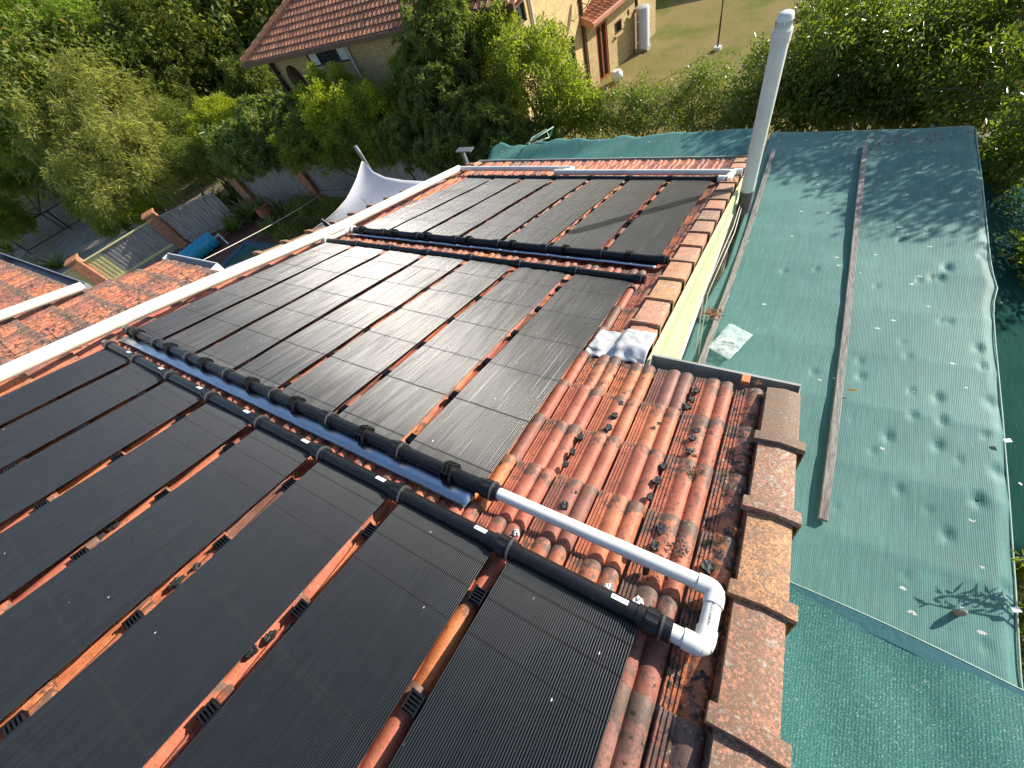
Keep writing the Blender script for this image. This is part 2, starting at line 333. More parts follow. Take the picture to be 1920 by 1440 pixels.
def cloth_mat(name, c1, c2, spot, ribs=150.0, sparkle=0.0, trans=0.25, stains=True):
    m, t, p = newmat(name); c = coords(t); tc = N(t, 'ShaderNodeTexCoord'); sx = N(t, 'ShaderNodeSeparateXYZ'); t.links.new(tc.outputs['Object'], sx.inputs[0])
    n1 = noise(t, c, 1.3, 6, 0.7); n2 = noise(t, c, 40, 4, 0.8); n4 = noise(t, coords(t, (22, 1.2, 1)), 3.0, 3, 0.6)
    col = mixc(t, ramp(t, n1, [(0.3, (0, 0, 0)), (0.7, (1, 1, 1))]).outputs[0], c1, c2)
    col = mixc(t, 0.8, col, ramp(t, n4, [(0.3, (0.78, 0.78, 0.78)), (0.7, (1.18, 1.18, 1.18))]).outputs[0], 'MULTIPLY')
    rib = mth(t, 'SINE', mth(t, 'MULTIPLY', sx.outputs[0], ribs * 2 * math.pi / 1.0))
    ribc = ramp(t, mth(t, 'MULTIPLY_ADD', rib, 0.5, 0.5), [(0.0, (0.84, 0.84, 0.84)), (1.0, (1.10, 1.10, 1.10))]).outputs[0]
    col = mixc(t, 0.8, col, ribc, 'MULTIPLY')
    col = mixc(t, 0.7, col, ramp(t, noise(t, coords(t, (3, 3, 3)), 60, 3, 0.8), [(0.3, (0.72, 0.72, 0.72)), (0.7, (1.2, 1.2, 1.2))]).outputs[0], 'MULTIPLY')
    if stains:
        v = N(t, 'ShaderNodeTexVoronoi', i_Scale=4.2); t.links.new(coords(t, (1.0, 1.7, 1)), v.inputs['Vector'])
        drop = mth(t, 'MULTIPLY', mth(t, 'LESS_THAN', mth(t, 'ADD', v.outputs[0], mth(t, 'MULTIPLY', noise(t, c, 55, 4, 0.8), 0.16)), 0.165), mth(t, 'GREATER_THAN', n1, 0.46))
        col = mixc(t, drop, col, (0.62, 0.62, 0.58))
        st = ramp(t, noise(t, c, 3.2, 6, 0.75), [(0.60, (0, 0, 0)), (0.78, (0.5, 0.5, 0.5))]).outputs[0]; col = mixc(t, st, col, spot)
    if sparkle:
        v2 = N(t, 'ShaderNodeTexNoise'); v2.inputs['Scale'].default_value = 170; v2.inputs['Detail'].default_value = 2; t.links.new(coords(t, (0.8, 1.3, 1)), v2.inputs['Vector'])
        col = mixc(t, ramp(t, v2.outputs['Fac'], [(0.58, (0, 0, 0)), (0.68, (sparkle,) * 3)]).outputs[0], col, (0.42, 0.62, 0.58))
    t.links.new(col, p.inputs['Base Color']); p.inputs['Roughness'].default_value = 0.6; p.inputs['Specular IOR Level'].default_value = 0.35
    h = mth(t, 'ADD', mth(t, 'MULTIPLY', rib, 0.28), mth(t, 'MULTIPLY', n2, 0.8)); bump(t, p, h, 0.35, 0.004)
    tr = N(t, 'ShaderNodeBsdfTranslucent'); t.links.new(col, tr.inputs[0]); mx = N(t, 'ShaderNodeMixShader'); mx.inputs[0].default_value = trans
    t.links.new(p.outputs[0], mx.inputs[1]); t.links.new(tr.outputs[0], mx.inputs[2]); t.links.new(mx.outputs[0], t.nodes['Material Output'].inputs[0]); return m
M['cloth'] = cloth_mat('shade_cloth', (0.075, 0.215, 0.190), (0.130, 0.300, 0.268), (0.13, 0.15, 0.12), 90.0)
M['cloth_new'] = cloth_mat('newer_shade_cloth', (0.03, 0.17, 0.145), (0.045, 0.20, 0.175), (0.05, 0.1, 0.1), 60.0, 0.8, 0.25, False)
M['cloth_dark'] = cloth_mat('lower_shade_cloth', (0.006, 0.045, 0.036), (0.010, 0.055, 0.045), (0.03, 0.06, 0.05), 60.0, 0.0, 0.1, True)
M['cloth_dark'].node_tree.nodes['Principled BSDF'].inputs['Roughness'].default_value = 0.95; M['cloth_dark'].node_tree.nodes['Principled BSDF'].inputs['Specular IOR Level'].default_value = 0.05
M['sail'] = simple('sail_fabric', (0.42, 0.42, 0.45), 0.8, 0.06, 3, 0.2, 0.1)
def bag_mat():
    m, t, p = newmat('clear_bag'); p.inputs['Base Color'].default_value = (0.75, 0.85, 0.84, 1); p.inputs['Roughness'].default_value = 0.2
    n = noise(t, coords(t), 14, 5, 0.7); r = ramp(t, n, [(0.35, (0.12, 0.12, 0.12)), (0.72, (0.62, 0.62, 0.62))]); t.links.new(r.outputs[0], p.inputs['Alpha']); bump(t, p, n, 0.6, 0.02); return m
M['bag'] = bag_mat()

# ------------------------------------------------------------------ ground, lawn, paving, pool
def sheet(name, pts, z, mat, kind='structure', label=None, cat=None):
    o = mesh(name, [(p[0], p[1], z) for p in pts], [tuple(range(len(pts)))], mat); o['kind'] = kind; return o
sheet('ground', [(-700, -300), (300, -300), (300, 700), (-700, 700)], -0.02, M['ground'])
sheet('lawn', [(-9.2, 13.0), (14, 13.0), (14, 60), (-40, 60), (-40, 30), (-9.2, 24)], 0.0, M['lawn'])
drive = [on_z(*q, 0)[:2] for q in ((60, 470), (215, 395), (345, 470), (300, 560))]
sheet('driveway', [(-52, -2), (-60, 9), (-62, 14), (-45, 9), (-36, 8.5), (-33.5, 4), (-34, -4)], -0.012, M['concrete'])
pool_in = [(-25.0, 6.0), (-23.2, 8.2), (-12.0, 8.2), (-12.0, 3.6), (-25.0, 3.6)]
# paving laid round the pool as four butted slabs
pv = MB()
x0, x1, y0, y1 = -23.6, -12.5, 4.2, 8.0
for a, b, c, d in ((-31, -8, y1, 10.0), (-31, -8, -2, y0), (-31, x0, y0, y1), (x1, -8, y0, y1)):
    pv.box(((a + b) / 2, (c + d) / 2, -0.02), (b - a, d - c, 0.06))
o = obj('paving', pv, M['paving']); o['kind'] = 'structure'
pl = thing('swimming_pool', 'backyard swimming pool with green water beside red brick paving', 'pool', (-18, 6.1, 0))
c = MB(); r_ = 0.35
c.box(((x0 + x1) / 2, y1 - r_ / 2 + 0.02, -0.03), (x1 - x0, r_, 0.12)); c.box(((x0 + x1) / 2, y0 + r_ / 2 - 0.02, -0.03), (x1 - x0, r_, 0.12))
c.box((x0 + r_ / 2, (y0 + y1) / 2, -0.03), (r_, y1 - y0 - 2 * r_, 0.12)); c.box((x1 - r_ / 2, (y0 + y1) / 2, -0.03), (r_, y1 - y0 - 2 * r_, 0.12))
obj('coping', c, simple('pool_coping', (0.05, 0.10, 0.13), 0.6, 0.2), pl)
wm = MB(); P = np.zeros((2, 2, 3)); P[0, 0] = (x0 + .3, y0 + .3, -0.01); P[0, 1] = (x1 - .3, y0 + .3, -0.01); P[1, 0] = (x0 + .3, y1 - .3, -0.01); P[1, 1] = (x1 - .3, y1 - .3, -0.01)
wm.grid(P); wo = obj('water', wm, M['water'], pl)

# ------------------------------------------------------------------ terracotta tile fields
TW, TG = 0.2226, 0.3375                    # cover width and gauge of the roof tiles
PROF = [(0.000, -0.032), (0.003, -0.008), (0.006, -0.001), (0.010, -0.001), (0.0115, -0.009), (0.016, -0.010), (0.018, -0.0045), (0.027, -0.0035), (0.0285, -0.009),
        (0.032, -0.009), (0.0335, -0.0035), (0.042, -0.0025), (0.0435, -0.008), (0.047, -0.008), (0.0485, -0.0015), (0.056, 0.000), (0.0575, -0.005), (0.062, -0.003),
        (0.070, 0.004), (0.080, 0.010), (0.094, 0.0155), (0.108, 0.0170), (0.120, 0.0150), (0.130, 0.009), (0.1365, 0.001), (0.139, -0.007),
        (0.143, -0.001), (0.152, 0.007), (0.165, 0.0135), (0.179, 0.0160), (0.191, 0.0140), (0.201, 0.008), (0.208, 0.000), (0.2115, -0.010), (0.2145, -0.013), (0.2165, -0.034)]
PROF_LO = [(0.0, -0.03), (0.006, -0.004), (0.066, -0.006), (0.075, 0.008), (0.103, 0.020), (0.130, 0.008), (0.139, -0.012), (0.148, 0.008), (0.175, 0.020), (0.203, 0.008), (0.215, -0.012)]
def tile_field(name, tiles, parent, mat, frame, prof=PROF, lich=lambda u, v: 0.0, ns=(0, .3, .6, .84, .965, 1.0), thick=0.040, seed=1, tw=TW, tg=TG, hs=1.0):
    """tiles: list of (u_left, v_nose, width_fraction); nose downhill at v_nose"""
    O, U, D, Nn = frame; g = np.random.default_rng(seed); Vs = []; Fs = []; A = []; T = []; o = 0
    pr = np.array(prof)
    K = len(pr); Sn = len(ns)
    loc = np.arange((Sn + 1) * K).reshape(Sn + 1, K)
    q = np.stack([loc[:-1, :-1], loc[:-1, 1:], loc[1:, 1:], loc[1:, :-1]], -1).reshape(-1, 4)
    for (u0, v1, wf) in tiles:
        jv = g.normal(0, 0.0022); jn = g.normal(0, 0.0018); ju = g.normal(0, 0.0012); rot = g.normal(0, 0.005)
        r1 = g.random(); r3 = lich(u0, v1) + abs(g.normal(0, 0.13)) - 0.05
        L = tg + 0.055; rows = []
        pu = pr[:, 0] / TW * tw * wf; ph = pr[:, 1] * hs
        for s in ns:
            v = v1 - L + L * s + jv; n = -thick * (1 - s) * 1.15 + jn
            hh = ph + n - (0.006 if s == 1.0 else 0.0)
            uu = u0 + ju + pu + rot * (v - v1)
            rows.append(np.stack([uu, np.full(K, v + (0.002 if s == 1.0 else 0)), hh], 1))
        last = rows[-1].copy(); last[:, 2] = np.minimum(last[:, 2] - 0.016, -0.012); last[:, 1] -= 0.002; rows.append(last)
        R = np.concatenate(rows)
        Vs.append(O + R[:, :1] * U + R[:, 1:2] * D + R[:, 2:3] * Nn); Fs.append(q + o); o += len(R)
        A.append(np.tile([r1, g.random(), max(0, r3)], (len(R), 1)))
        sv = np.concatenate([np.repeat(np.array(ns), K), np.ones(K)])
        T.append(np.stack([np.tile(pr[:, 0] / TW, Sn + 1), sv, np.zeros(len(R))], 1))
    ob = mesh(name, np.concatenate(Vs), np.concatenate(Fs), mat, parent, False, {'var': np.concatenate(A), 'tuv': np.concatenate(T)})
    ob.data.polygons.foreach_set('use_smooth', np.ones(len(ob.data.polygons), bool)); ob.data.set_sharp_from_angle(angle=rad(50)); return ob

house = thing('house', 'house we look down on, orange red terracotta tiled roof carrying the black collectors', 'house', RP(-3, 3, 0) * np.array([1, 1, 0]))
U0 = -0.1442; VN = 1.5186
tiles = []
VEND = VN + 17 * TG                       # eave of the long slope
UL, UR = -5.66, -0.60                     # verges of the long slope
UL2 = -7.32 * 0.985
for k in range(-14, 18):
    v1 = VN + k * TG
    for cidx in range(-52, 2):
        u = U0 + cidx * TW
        if v1 > VN + .01:
            if u < UL - 0.02 or u > UR - 0.15: continue
        else:
            if u < -7.30 and v1 > 0.51 + .01: continue
            if u < -11.5: continue
        tiles.append((u, v1, 1.0))
def lich(u, v):
    a = 0.0
    if v < 1.6: a += max(0, 1 - abs(u - 0.15) / 0.55) * 0.95
    if v > 1.4: a += max(0, 1 - abs(u + 0.72) / 0.45) * 0.7
    a += max(0, 1 - abs(u + 5.6) / 0.5) * 0.4 + (0.75 if u < -5.9 else 0.0)
    return a
tile_field('roof', tiles, house, M['tile'], (RO, RU, RD, RN), lich=lich)
roof = bpy.data.objects['roof']
# cut tiles that run under the right verge
vt = [(U0 + 2 * TW - .004, VN + k * TG, 0.42) for k in range(-14, 1)]
tile_field('cut_tiles', vt, house, M['tile'], (RO, RU, RD, RN), lich=lambda u, v: 1.0, seed=5)
vt = [(U0 + round((UR - 0.02 - U0) / TW) * TW, VN + k * TG, 0.5) for k in range(1, 18)]
tile_field('cut_tiles', vt, house, M['tile'], (RO, RU, RD, RN), lich=lambda u, v: 1.0, seed=6)
# other side of the ridge
RV = VN - 14 * TG - 0.25
rt = RP(0, RV, 0); D2 = np.array([0, -math.cos(PITCH), -math.sin(PITCH)]); N2 = np.array([0, -math.sin(PITCH), math.cos(PITCH)])
back = [(-11.5 + i * TW, 0.2 + k * TG, 1.0) for k in range(12) for i in range(54)]
tile_field('back_roof', back, house, M['tile_far'], (rt, RU, D2, N2), prof=PROF_LO, ns=(0, .5, 1.0), seed=9)
# structure under the tiles: sheathing, walls
b = MB(); lift = -0.075
def slab(mb, u0, u1, v0, v1, n0, n1):
    pts = [RP(u, v, n) for n in (n0, n1) for u, v in ((u0, v0), (u1, v0), (u1, v1), (u0, v1))]
    mb.add(pts, [(3, 2, 1, 0), (4, 5, 6, 7), (0, 1, 5, 4), (1, 2, 6, 5), (2, 3, 7, 6), (3, 0, 4, 7)])
slab(b, -7.30, 0.30, RV, VN - 0.05, -0.10, -0.055); slab(b, -11.5, -7.31, RV, 0.45, -0.10, -0.055); slab(b, UL + .02, -0.50, VN - 0.049, VEND - 0.06, -0.10, -0.055)
obj('sarking', b, M['darkmetal'], house)
w = MB()
def wallbox(mb, xa, xb, ya, yb, ztop, zb=0.0):
    mb.box(((xa + xb) / 2, (ya + yb) / 2, (ztop + zb) / 2), (xb - xa, yb - ya, ztop - zb))
def wedge(mb, xa, xb, va, vb, n=-0.11, zb=0.0):
    pts = []
    for v in (va, vb):
        for u in (xa, xb):
            p = RP(u, v, n); pts += [p, np.array([p[0], p[1], zb])]
    mb.add(pts, [(0, 2, 6, 4), (1, 5, 7, 3), (0, 1, 3, 2), (4, 6, 7, 5), (0, 4, 5, 1), (2, 3, 7, 6)])
wedge(w, -11.2, -7.42, RV, 0.1); wedge(w, -7.415, 0.02, RV, VN - 0.55); wedge(w, UL + 0.35, -0.47, VN - 0.545, VEND - 0.6)
pw = rt + D2 * 4; w.add([rt + np.array([-11.2, 0, -.12]), rt + np.array([0.02, 0, -.12]), pw + np.array([0.02, 0, -.12]), pw + np.array([-11.2, 0, -.12]),
       (-11.2, rt[1], 0), (0.02, rt[1], 0), (0.02, pw[1], 0), (-11.2, pw[1], 0)], [(0, 1, 2, 3), (0, 4, 5, 1), (1, 5, 6, 2), (2, 6, 7, 3), (3, 7, 4, 0)])
obj('wall', w, simple('rendered_wall', (0.55, 0.50, 0.38), 0.85, 0.08, 2), house)

# ---- verge cappings: a folded tile with a raised collar at its uphill end
def cap_tile(u_in, u_out, v0, v1, n, skirt, seed, droop=0.0, collar=0.055, ch=0.016, crown=0.010, tone=None):
    """one angled verge tile from v0 (uphill) to v1 (downhill); skirt hangs on the u_out side"""
    g = random.Random(seed); sg = 1 if u_out > u_in else -1
    w_ = abs(u_out - u_in); prof = [(0, -0.035), (0.004, -0.004), (0.02, 0.0), (0.5, crown), (0.93, 0.0), (0.985, -0.004), (1.0, -0.016), (1.004, -skirt), (0.985, -skirt), (0.97, -0.03)]
    vs = [(v0, ch), (v0 + collar, ch), (v0 + collar + 0.006, 0.0), (v1 - 0.02, -0.004), (v1, -0.006)]
    rows = []; jn = g.uniform(-.003, .003); ju = g.uniform(-.004, .004)
    for i, (v, e) in enumerate(vs):
        f = (v - v0) / (v1 - v0); row = []
        for (a, h) in prof:
            uu = u_in + sg * (a * w_) + ju + (sg * e if a > 0.95 else (-sg * e if a < 0.01 else 0)); hh = h + e + n + jn - droop * f
            if h <= -skirt + .001: hh += 0.03 * (1 if 1 < i < 4 else 0)
            row.append(RP(uu, v, hh))
        rows.append(row)
    P = np.array(rows); mb = MB(); mb.grid(P)
    K = len(prof); mb.f.append(tuple(range(K))); mb.f.append(tuple(len(mb.v) - 1 - i for i in range(K)))
    r1, r2, r3 = tone if tone else (g.random() * .6, .3 + .7 * g.random(), g.random())
    o = mesh('verge_capping', mb.v, mb.f, M['cap'], house, attrs={'var': np.tile([r1, r2, r3], (len(mb.v), 1))})
    return auto_smooth(o, 40)
# near right verge (cap joints measured on the photo)
vj = [1.49, 1.08, 0.665, 0.275, -0.13, -0.54, -0.95, -1.36, -1.77, -2.18, -2.59, -3.0]
for i in range(len(vj) - 1):
    cap_tile(0.222, 0.388, vj[i + 1] - 0.03 + (0), vj[i] + 0.01, 0.055, 0.15, 100 + i, ch=0.022, tone=[(1.0, 1.05, .2), (.62, .72, .75), (0.12, .62, .3), (.5, .8, .55), (.6, .8, .5)][i] if i < 5 else None)
# far right verge
vv = 1.93
i = 0
while vv < VEND - 0.02:
    cap_tile(-0.665, -0.475, vv, min(vv + 0.385, VEND + .03), 0.045, 0.12, 200 + i, collar=0.022, ch=0.014, crown=0.002); vv += 0.375; i += 1
vv = 2.02; i = 0
while vv < VEND - 0.02:
    cap_tile(-5.60, -5.76, vv, min(vv + 0.42, VEND + .03), 0.012, 0.10, 300 + i, collar=0.05, ch=0.03); vv += 0.41; i += 1
# end capping covered by lead flashing
cap_tile(-0.665, -0.475, 1.72, 1.945, 0.030, 0.12, 250, collar=0.02)
lf = MB(); g = random.Random(4); R_, C_ = 26, 26; P = np.zeros((R_, C_, 3))
for a in range(R_):
    for c_ in range(C_):
        fu = c_ / (C_ - 1); fv = a / (R_ - 1); u = -0.86 + fu * 0.405; v = 1.50 + fv * 0.31
        edge = 0.012 * math.sin(9 * fu + 2) * (1 - fv) + 0.012 * math.sin(17 * fv) * (1 - fu)
        on = 1 / (1 + math.exp(-(u + 0.675) * 160)); h = 0.018 + 0.044 * on * min(1, fv * 2.4 + .15)
        wv = 0.005 * math.sin(u * 28 + 1) * math.sin(v * 17 + u * 20) * (1 - 0.85 * on * (fv > .4)) + 0.0025 * math.sin(u * 60 + v * 50)
        if fv < .3: h += -0.02 * (1 - fv / .3) + 0.014 * math.sin(u * 56 + .4) * (1 - fv / .3)
        P[a, c_] = RP(u, v + edge * 1.5 - 0.01 * math.sin(fu * 12) * (fv < .1), h + wv * .8)
lf.grid(P)
fo = obj('flashing', lf, M['lead'], house, True); sm = fo.modifiers.new('t', 'SOLIDIFY'); sm.thickness = 0.003
# gutter at the near eave
def gutter(name, ua, ub, v, mat, parent, n=-0.035, h=0.12, w_=0.11, wall=0.004):
    prof = [(0.0, -0.02), (0.0, -h), (w_, -h), (w_, 0.03), (w_ - 0.014, 0.03), (w_ - 0.014, 0.022), (w_ - wall, 0.022), (w_ - wall, -h + wall), (wall, -h + wall), (wall, -0.02)]
    mb = MB(); rows = []
    for u in (ua, ub):
        b0 = RP(u, v, n); rows.append([b0 + np.array([0, a, z]) for a, z in prof])
    K = len(prof); mb.add(rows[0] + rows[1], [(k, (k + 1) % K, K + (k + 1) % K, K + k) for k in range(K)])
    for u in (ua + .002, ub - .002):
        b0 = RP(u, v, n); mb.box(b0 + np.array([0, w_ / 2, -h / 2 + 0.012]), (0.004, w_ + .004, h + 0.03))
    return obj(name, mb, mat, parent)
gutter('gutter', -0.43, 0.385, VN + 0.0, M['gutter'], house)
gutter('gutter', -7.35, -5.97, VN + 0.02, M['gutter_w'], house, n=-0.03, h=0.14)
gutter('gutter', -11.5, -7.36, 0.53, simple('grey_gutter', (0.22, 0.23, 0.25), 0.45, 0.1), house, n=-0.03)
gutter('gutter', UL - 0.05, -0.50, VEND + 0.0, M['gutter'], house)
# small broken tile piece standing in the gutter
bx = MB(); ax = (RU, RD, RN); bx.box(RP(0.115, VN + 0.035, 0.02), (0.045, 0.07, 0.03), ax, 0.004); obj('tile_chip', bx, M['tile'], house)
# cream gable wall between the long slope and the shade cloth, with its barge board
CZ0, CSL = CAM_H - 3.45, -0.0975            # shade cloth plane: z = CZ0 + CSL*y
def cz(y): return CZ0 + CSL * y
mb = MB(); xs = (-0.455, -0.425); pts = []
for x in xs:
    for v in (VN - 0.1, VEND - 0.15):
        p = RP(x, v, -0.02); pts += [p, np.array([x + (0.0), p[1], cz(p[1]) + 0.10])]
mb.add([np.array(p) for p in pts], [(0, 2, 3, 1), (4, 5, 7, 6), (0, 1, 5, 4), (2, 6, 7, 3), (0, 4, 6, 2), (1, 3, 7, 5)])
obj('gable_wall', mb, M['cream'], house)
mb = MB()
for v0, v1 in ((VN + 0.02, 3.4), (3.404, 5.3), (5.304, VEND)):
    mb.add([RP(u, v, n) for n in (-0.16, -0.06) for u, v in ((-0.470, v0), (-0.420, v0), (-0.420, v1), (-0.470, v1))], [(3, 2, 1, 0), (4, 5, 6, 7), (0, 1, 5, 4), (1, 2, 6, 5), (2, 3, 7, 6), (3, 0, 4, 7)])
obj('barge_board', mb, simple('green_cream_board', (0.42, 0.47, 0.25), 0.5, 0.06), house)
mb = MB(); p0 = np.array([-0.418, RP(0, VN, 0)[1], cz(RP(0, VN, 0)[1]) + 0.115]); p1 = np.array([-0.418, RP(0, VEND, 0)[1] - .3, cz(RP(0, VEND, 0)[1]) + 0.115])
d = _n(p1 - p0); mb.box((p0 + p1) / 2, (0.02, np.linalg.norm(p1 - p0), 0.035), (RU, d, np.cross(RU, d))); obj('edge_strip', mb, M['pvc'], house)
# barge under the near right verge
mb = MB(); mb.add([RP(u, v, n) for n in (-0.30, -0.05) for u, v in ((0.345, RV), (0.372, RV), (0.372, VN - .02), (0.345, VN - .02))], [(3, 2, 1, 0), (4, 5, 6, 7), (0, 1, 5, 4), (1, 2, 6, 5), (2, 3, 7, 6), (3, 0, 4, 7)])
obj('barge_board', mb, M['cream'], house)
# black tar blobs left in the ribbed channels of the bare tiles
def blob(u, v, s, seed, mat=M['tar'], name='tar_patch', par=house, n0=0.006, hh=0.007, asp=1.0):
    g = random.Random(seed); mb = MB(); k = 13; ring = []
    for i in range(k):
        an = 2 * math.pi * i / k; r = s * (0.65 + 0.55 * g.random()); ring.append((math.cos(an) * r, math.sin(an) * r * asp))
    vs = [RP(u + a, v + b_, n0 - 0.012) for a, b_ in ring] + [RP(u + a * .93, v + b_ * .93, n0 + hh * g.uniform(.2, 1.3)) for a, b_ in ring] + [RP(u + a * .5, v + b_ * .5, n0 + hh * g.uniform(.0, 1.6)) for a, b_ in ring] + [RP(u, v, n0 + hh)]
    fs = [(i, (i + 1) % k, k + (i + 1) % k, k + i) for i in range(k)] + [(k + i, k + (i + 1) % k, 2 * k + (i + 1) % k, 2 * k + i) for i in range(k)] + [(2 * k + i, 2 * k + (i + 1) % k, 3 * k) for i in range(k)]
    mb.add(vs, fs); return obj(name, mb, mat, roof if par is house else par)
TARPX = [(1306, 731), (1297, 749), (1289, 762), (1164, 755), (1154, 778), (1141, 801), (1307, 806), (1299, 820), (1293, 845), (1088, 819), (1073, 846), (1060, 870),
         (1245, 872), (1232, 900), (1220, 930), (1075, 920), (1058, 947), (1240, 992), (1228, 1022), (1188, 1035), (1327, 1062),
         (368, 1062), (330, 1090), (545, 1178), (505, 1192), (470, 1222), (185, 1005), (210, 985), (1212, 1068)]
for i, (px, py) in enumerate(TARPX):
    u, v = on_roof(px, py, 0.004)
    blob(u, v, 0.0165 + 0.007 * rnd.random(), i, asp=1.3, n0=0.004, hh=0.004)
DEB = [(1272, 1030, .04), (1303, 882, .028), (1395, 925, .022), (1385, 1000, .02), (1236, 796, .010), (1302, 857, .010), (1400, 880, .03), (1420, 720, .02), (1250, 1075, .02), (1345, 1010, .018)]
for i, (px, py, s) in enumerate(DEB):
    u, v = on_roof(px, py, 0.01); mb = MB(); g = random.Random(50 + i)
    for k in range(int(14 + s * 900)):
        a = g.uniform(0, 6.28); r = s * g.random() ** .6; c0 = RP(u + math.cos(a) * r, v + math.sin(a) * r, 0.012 + g.uniform(0, .012)); b_ = g.uniform(0, 6.28); l = g.uniform(.005, .016)
        dv = RU * math.cos(b_) * l + RD * math.sin(b_) * l + RN * g.uniform(-.004, .006); sd = _n(np.cross(dv, RN)) * g.uniform(.001, .004)
        mb.add([c0 - dv, c0 + sd, c0 + dv, c0 - sd + RN * .002], [(0, 1, 2, 3)])
    o = tag(obj('leaf_debris', mb, M['leaflitter'] if i % 2 else M['tar'], base=RP(u, v, 0)), None, 'debris', 'clumps of dry leaf litter caught on the tiles', 'stuff'); o['label'] = 'small dark clumps of dry leaf litter and twigs caught on the tiles'
for i, (px, py, s) in enumerate([(1140, 1105, .022), (1197, 1130, .022), (968, 1000, .016)]):
    u, v = on_roof(px, py, 0.01); blob(u, v, s, 80 + i, M['silicone'], 'silicone_smear', n0=0.010, hh=0.012)

# ------------------------------------------------------------------ solar pool collectors
def clear(n): return n
def coupling(par, c, axis, r, mat, big=True):
    """ribbed collar nut around a header pipe at c"""
    mb = MB(); a = axis * 0.022
    mb.tube([c - a, c - a * .95, c + a * .95, c + a], [r * 1.22, r * 1.34, r * 1.34, r * 1.22], 32, prof=[1, 1, .92, .92])
    mb.tube([c - a * 2.3, c - a * .9], [r * 1.14, r * 1.14], 20); mb.tube([c + a * .9, c + a * 3.0], [r * 1.14, r * 1.14], 20)
    o = obj('coupling', mb, mat, par); rg = MB()
    rg.tube([c + a * 1.35, c + a * 1.75], [r * 1.42, r * 1.42], 24)
    pass
    obj('retaining_ring', rg, simple('ring_grey', (0.06, 0.06, 0.06), 0.3) if 'ring_grey' not in bpy.data.materials else bpy.data.materials['ring_grey'], o); return o
def clamp(par, u, v, n, r):
    mb = MB(); ax = (RU, RD, RN); c = RP(u, v, n)
    for du in (-0.026, 0.0, 0.026):       # three open octagonal plates round the pipe
        ro, ri, k = r * 1.62, r * 1.06, 8; ring = []
        for x in (-0.0025, 0.0025):
            for rr in (ro, ri):
                for i in range(k):
                    an = 2 * math.pi * (i + .5) / k; ring.append(c + RU * (du + x) + RD * math.cos(an) * rr + RN * math.sin(an) * rr)
        fs = []
        for i in range(k):
            j = (i + 1) % k; A_, B_, C_, D_ = i, k + i, 2 * k + i, 3 * k + i; a2, b2, c2, d2 = j, k + j, 2 * k + j, 3 * k + j
            fs += [(A_, a2, b2, B_), (C_, D_, d2, c2), (A_, C_, c2, a2), (B_, b2, d2, D_)]
        mb.add(ring, fs)
    for an in (15, 75, 135, 195, 255, 315):
        a = rad(an); mb.box(c + RD * math.cos(a) * r * 1.5 + RN * math.sin(a) * r * 1.5, (0.056, 0.008, 0.006), (RU, RD * -math.sin(a) + RN * math.cos(a), RD * math.cos(a) + RN * math.sin(a)))
    mb.add([c + RU * x + RD * y + RN * z for x in (-.028, .028) for y, z in ((-.030, -r * 1.2), (.03, -r * 1.2), (.045, -n + .004), (-.045, -n + .004))], [(0, 1, 2, 3), (7, 6, 5, 4), (0, 4, 5, 1), (1, 5, 6, 2), (2, 6, 7, 3), (3, 7, 4, 0)])
    return obj('pipe_clamp', mb, M['black'], par)
TUBES = 62
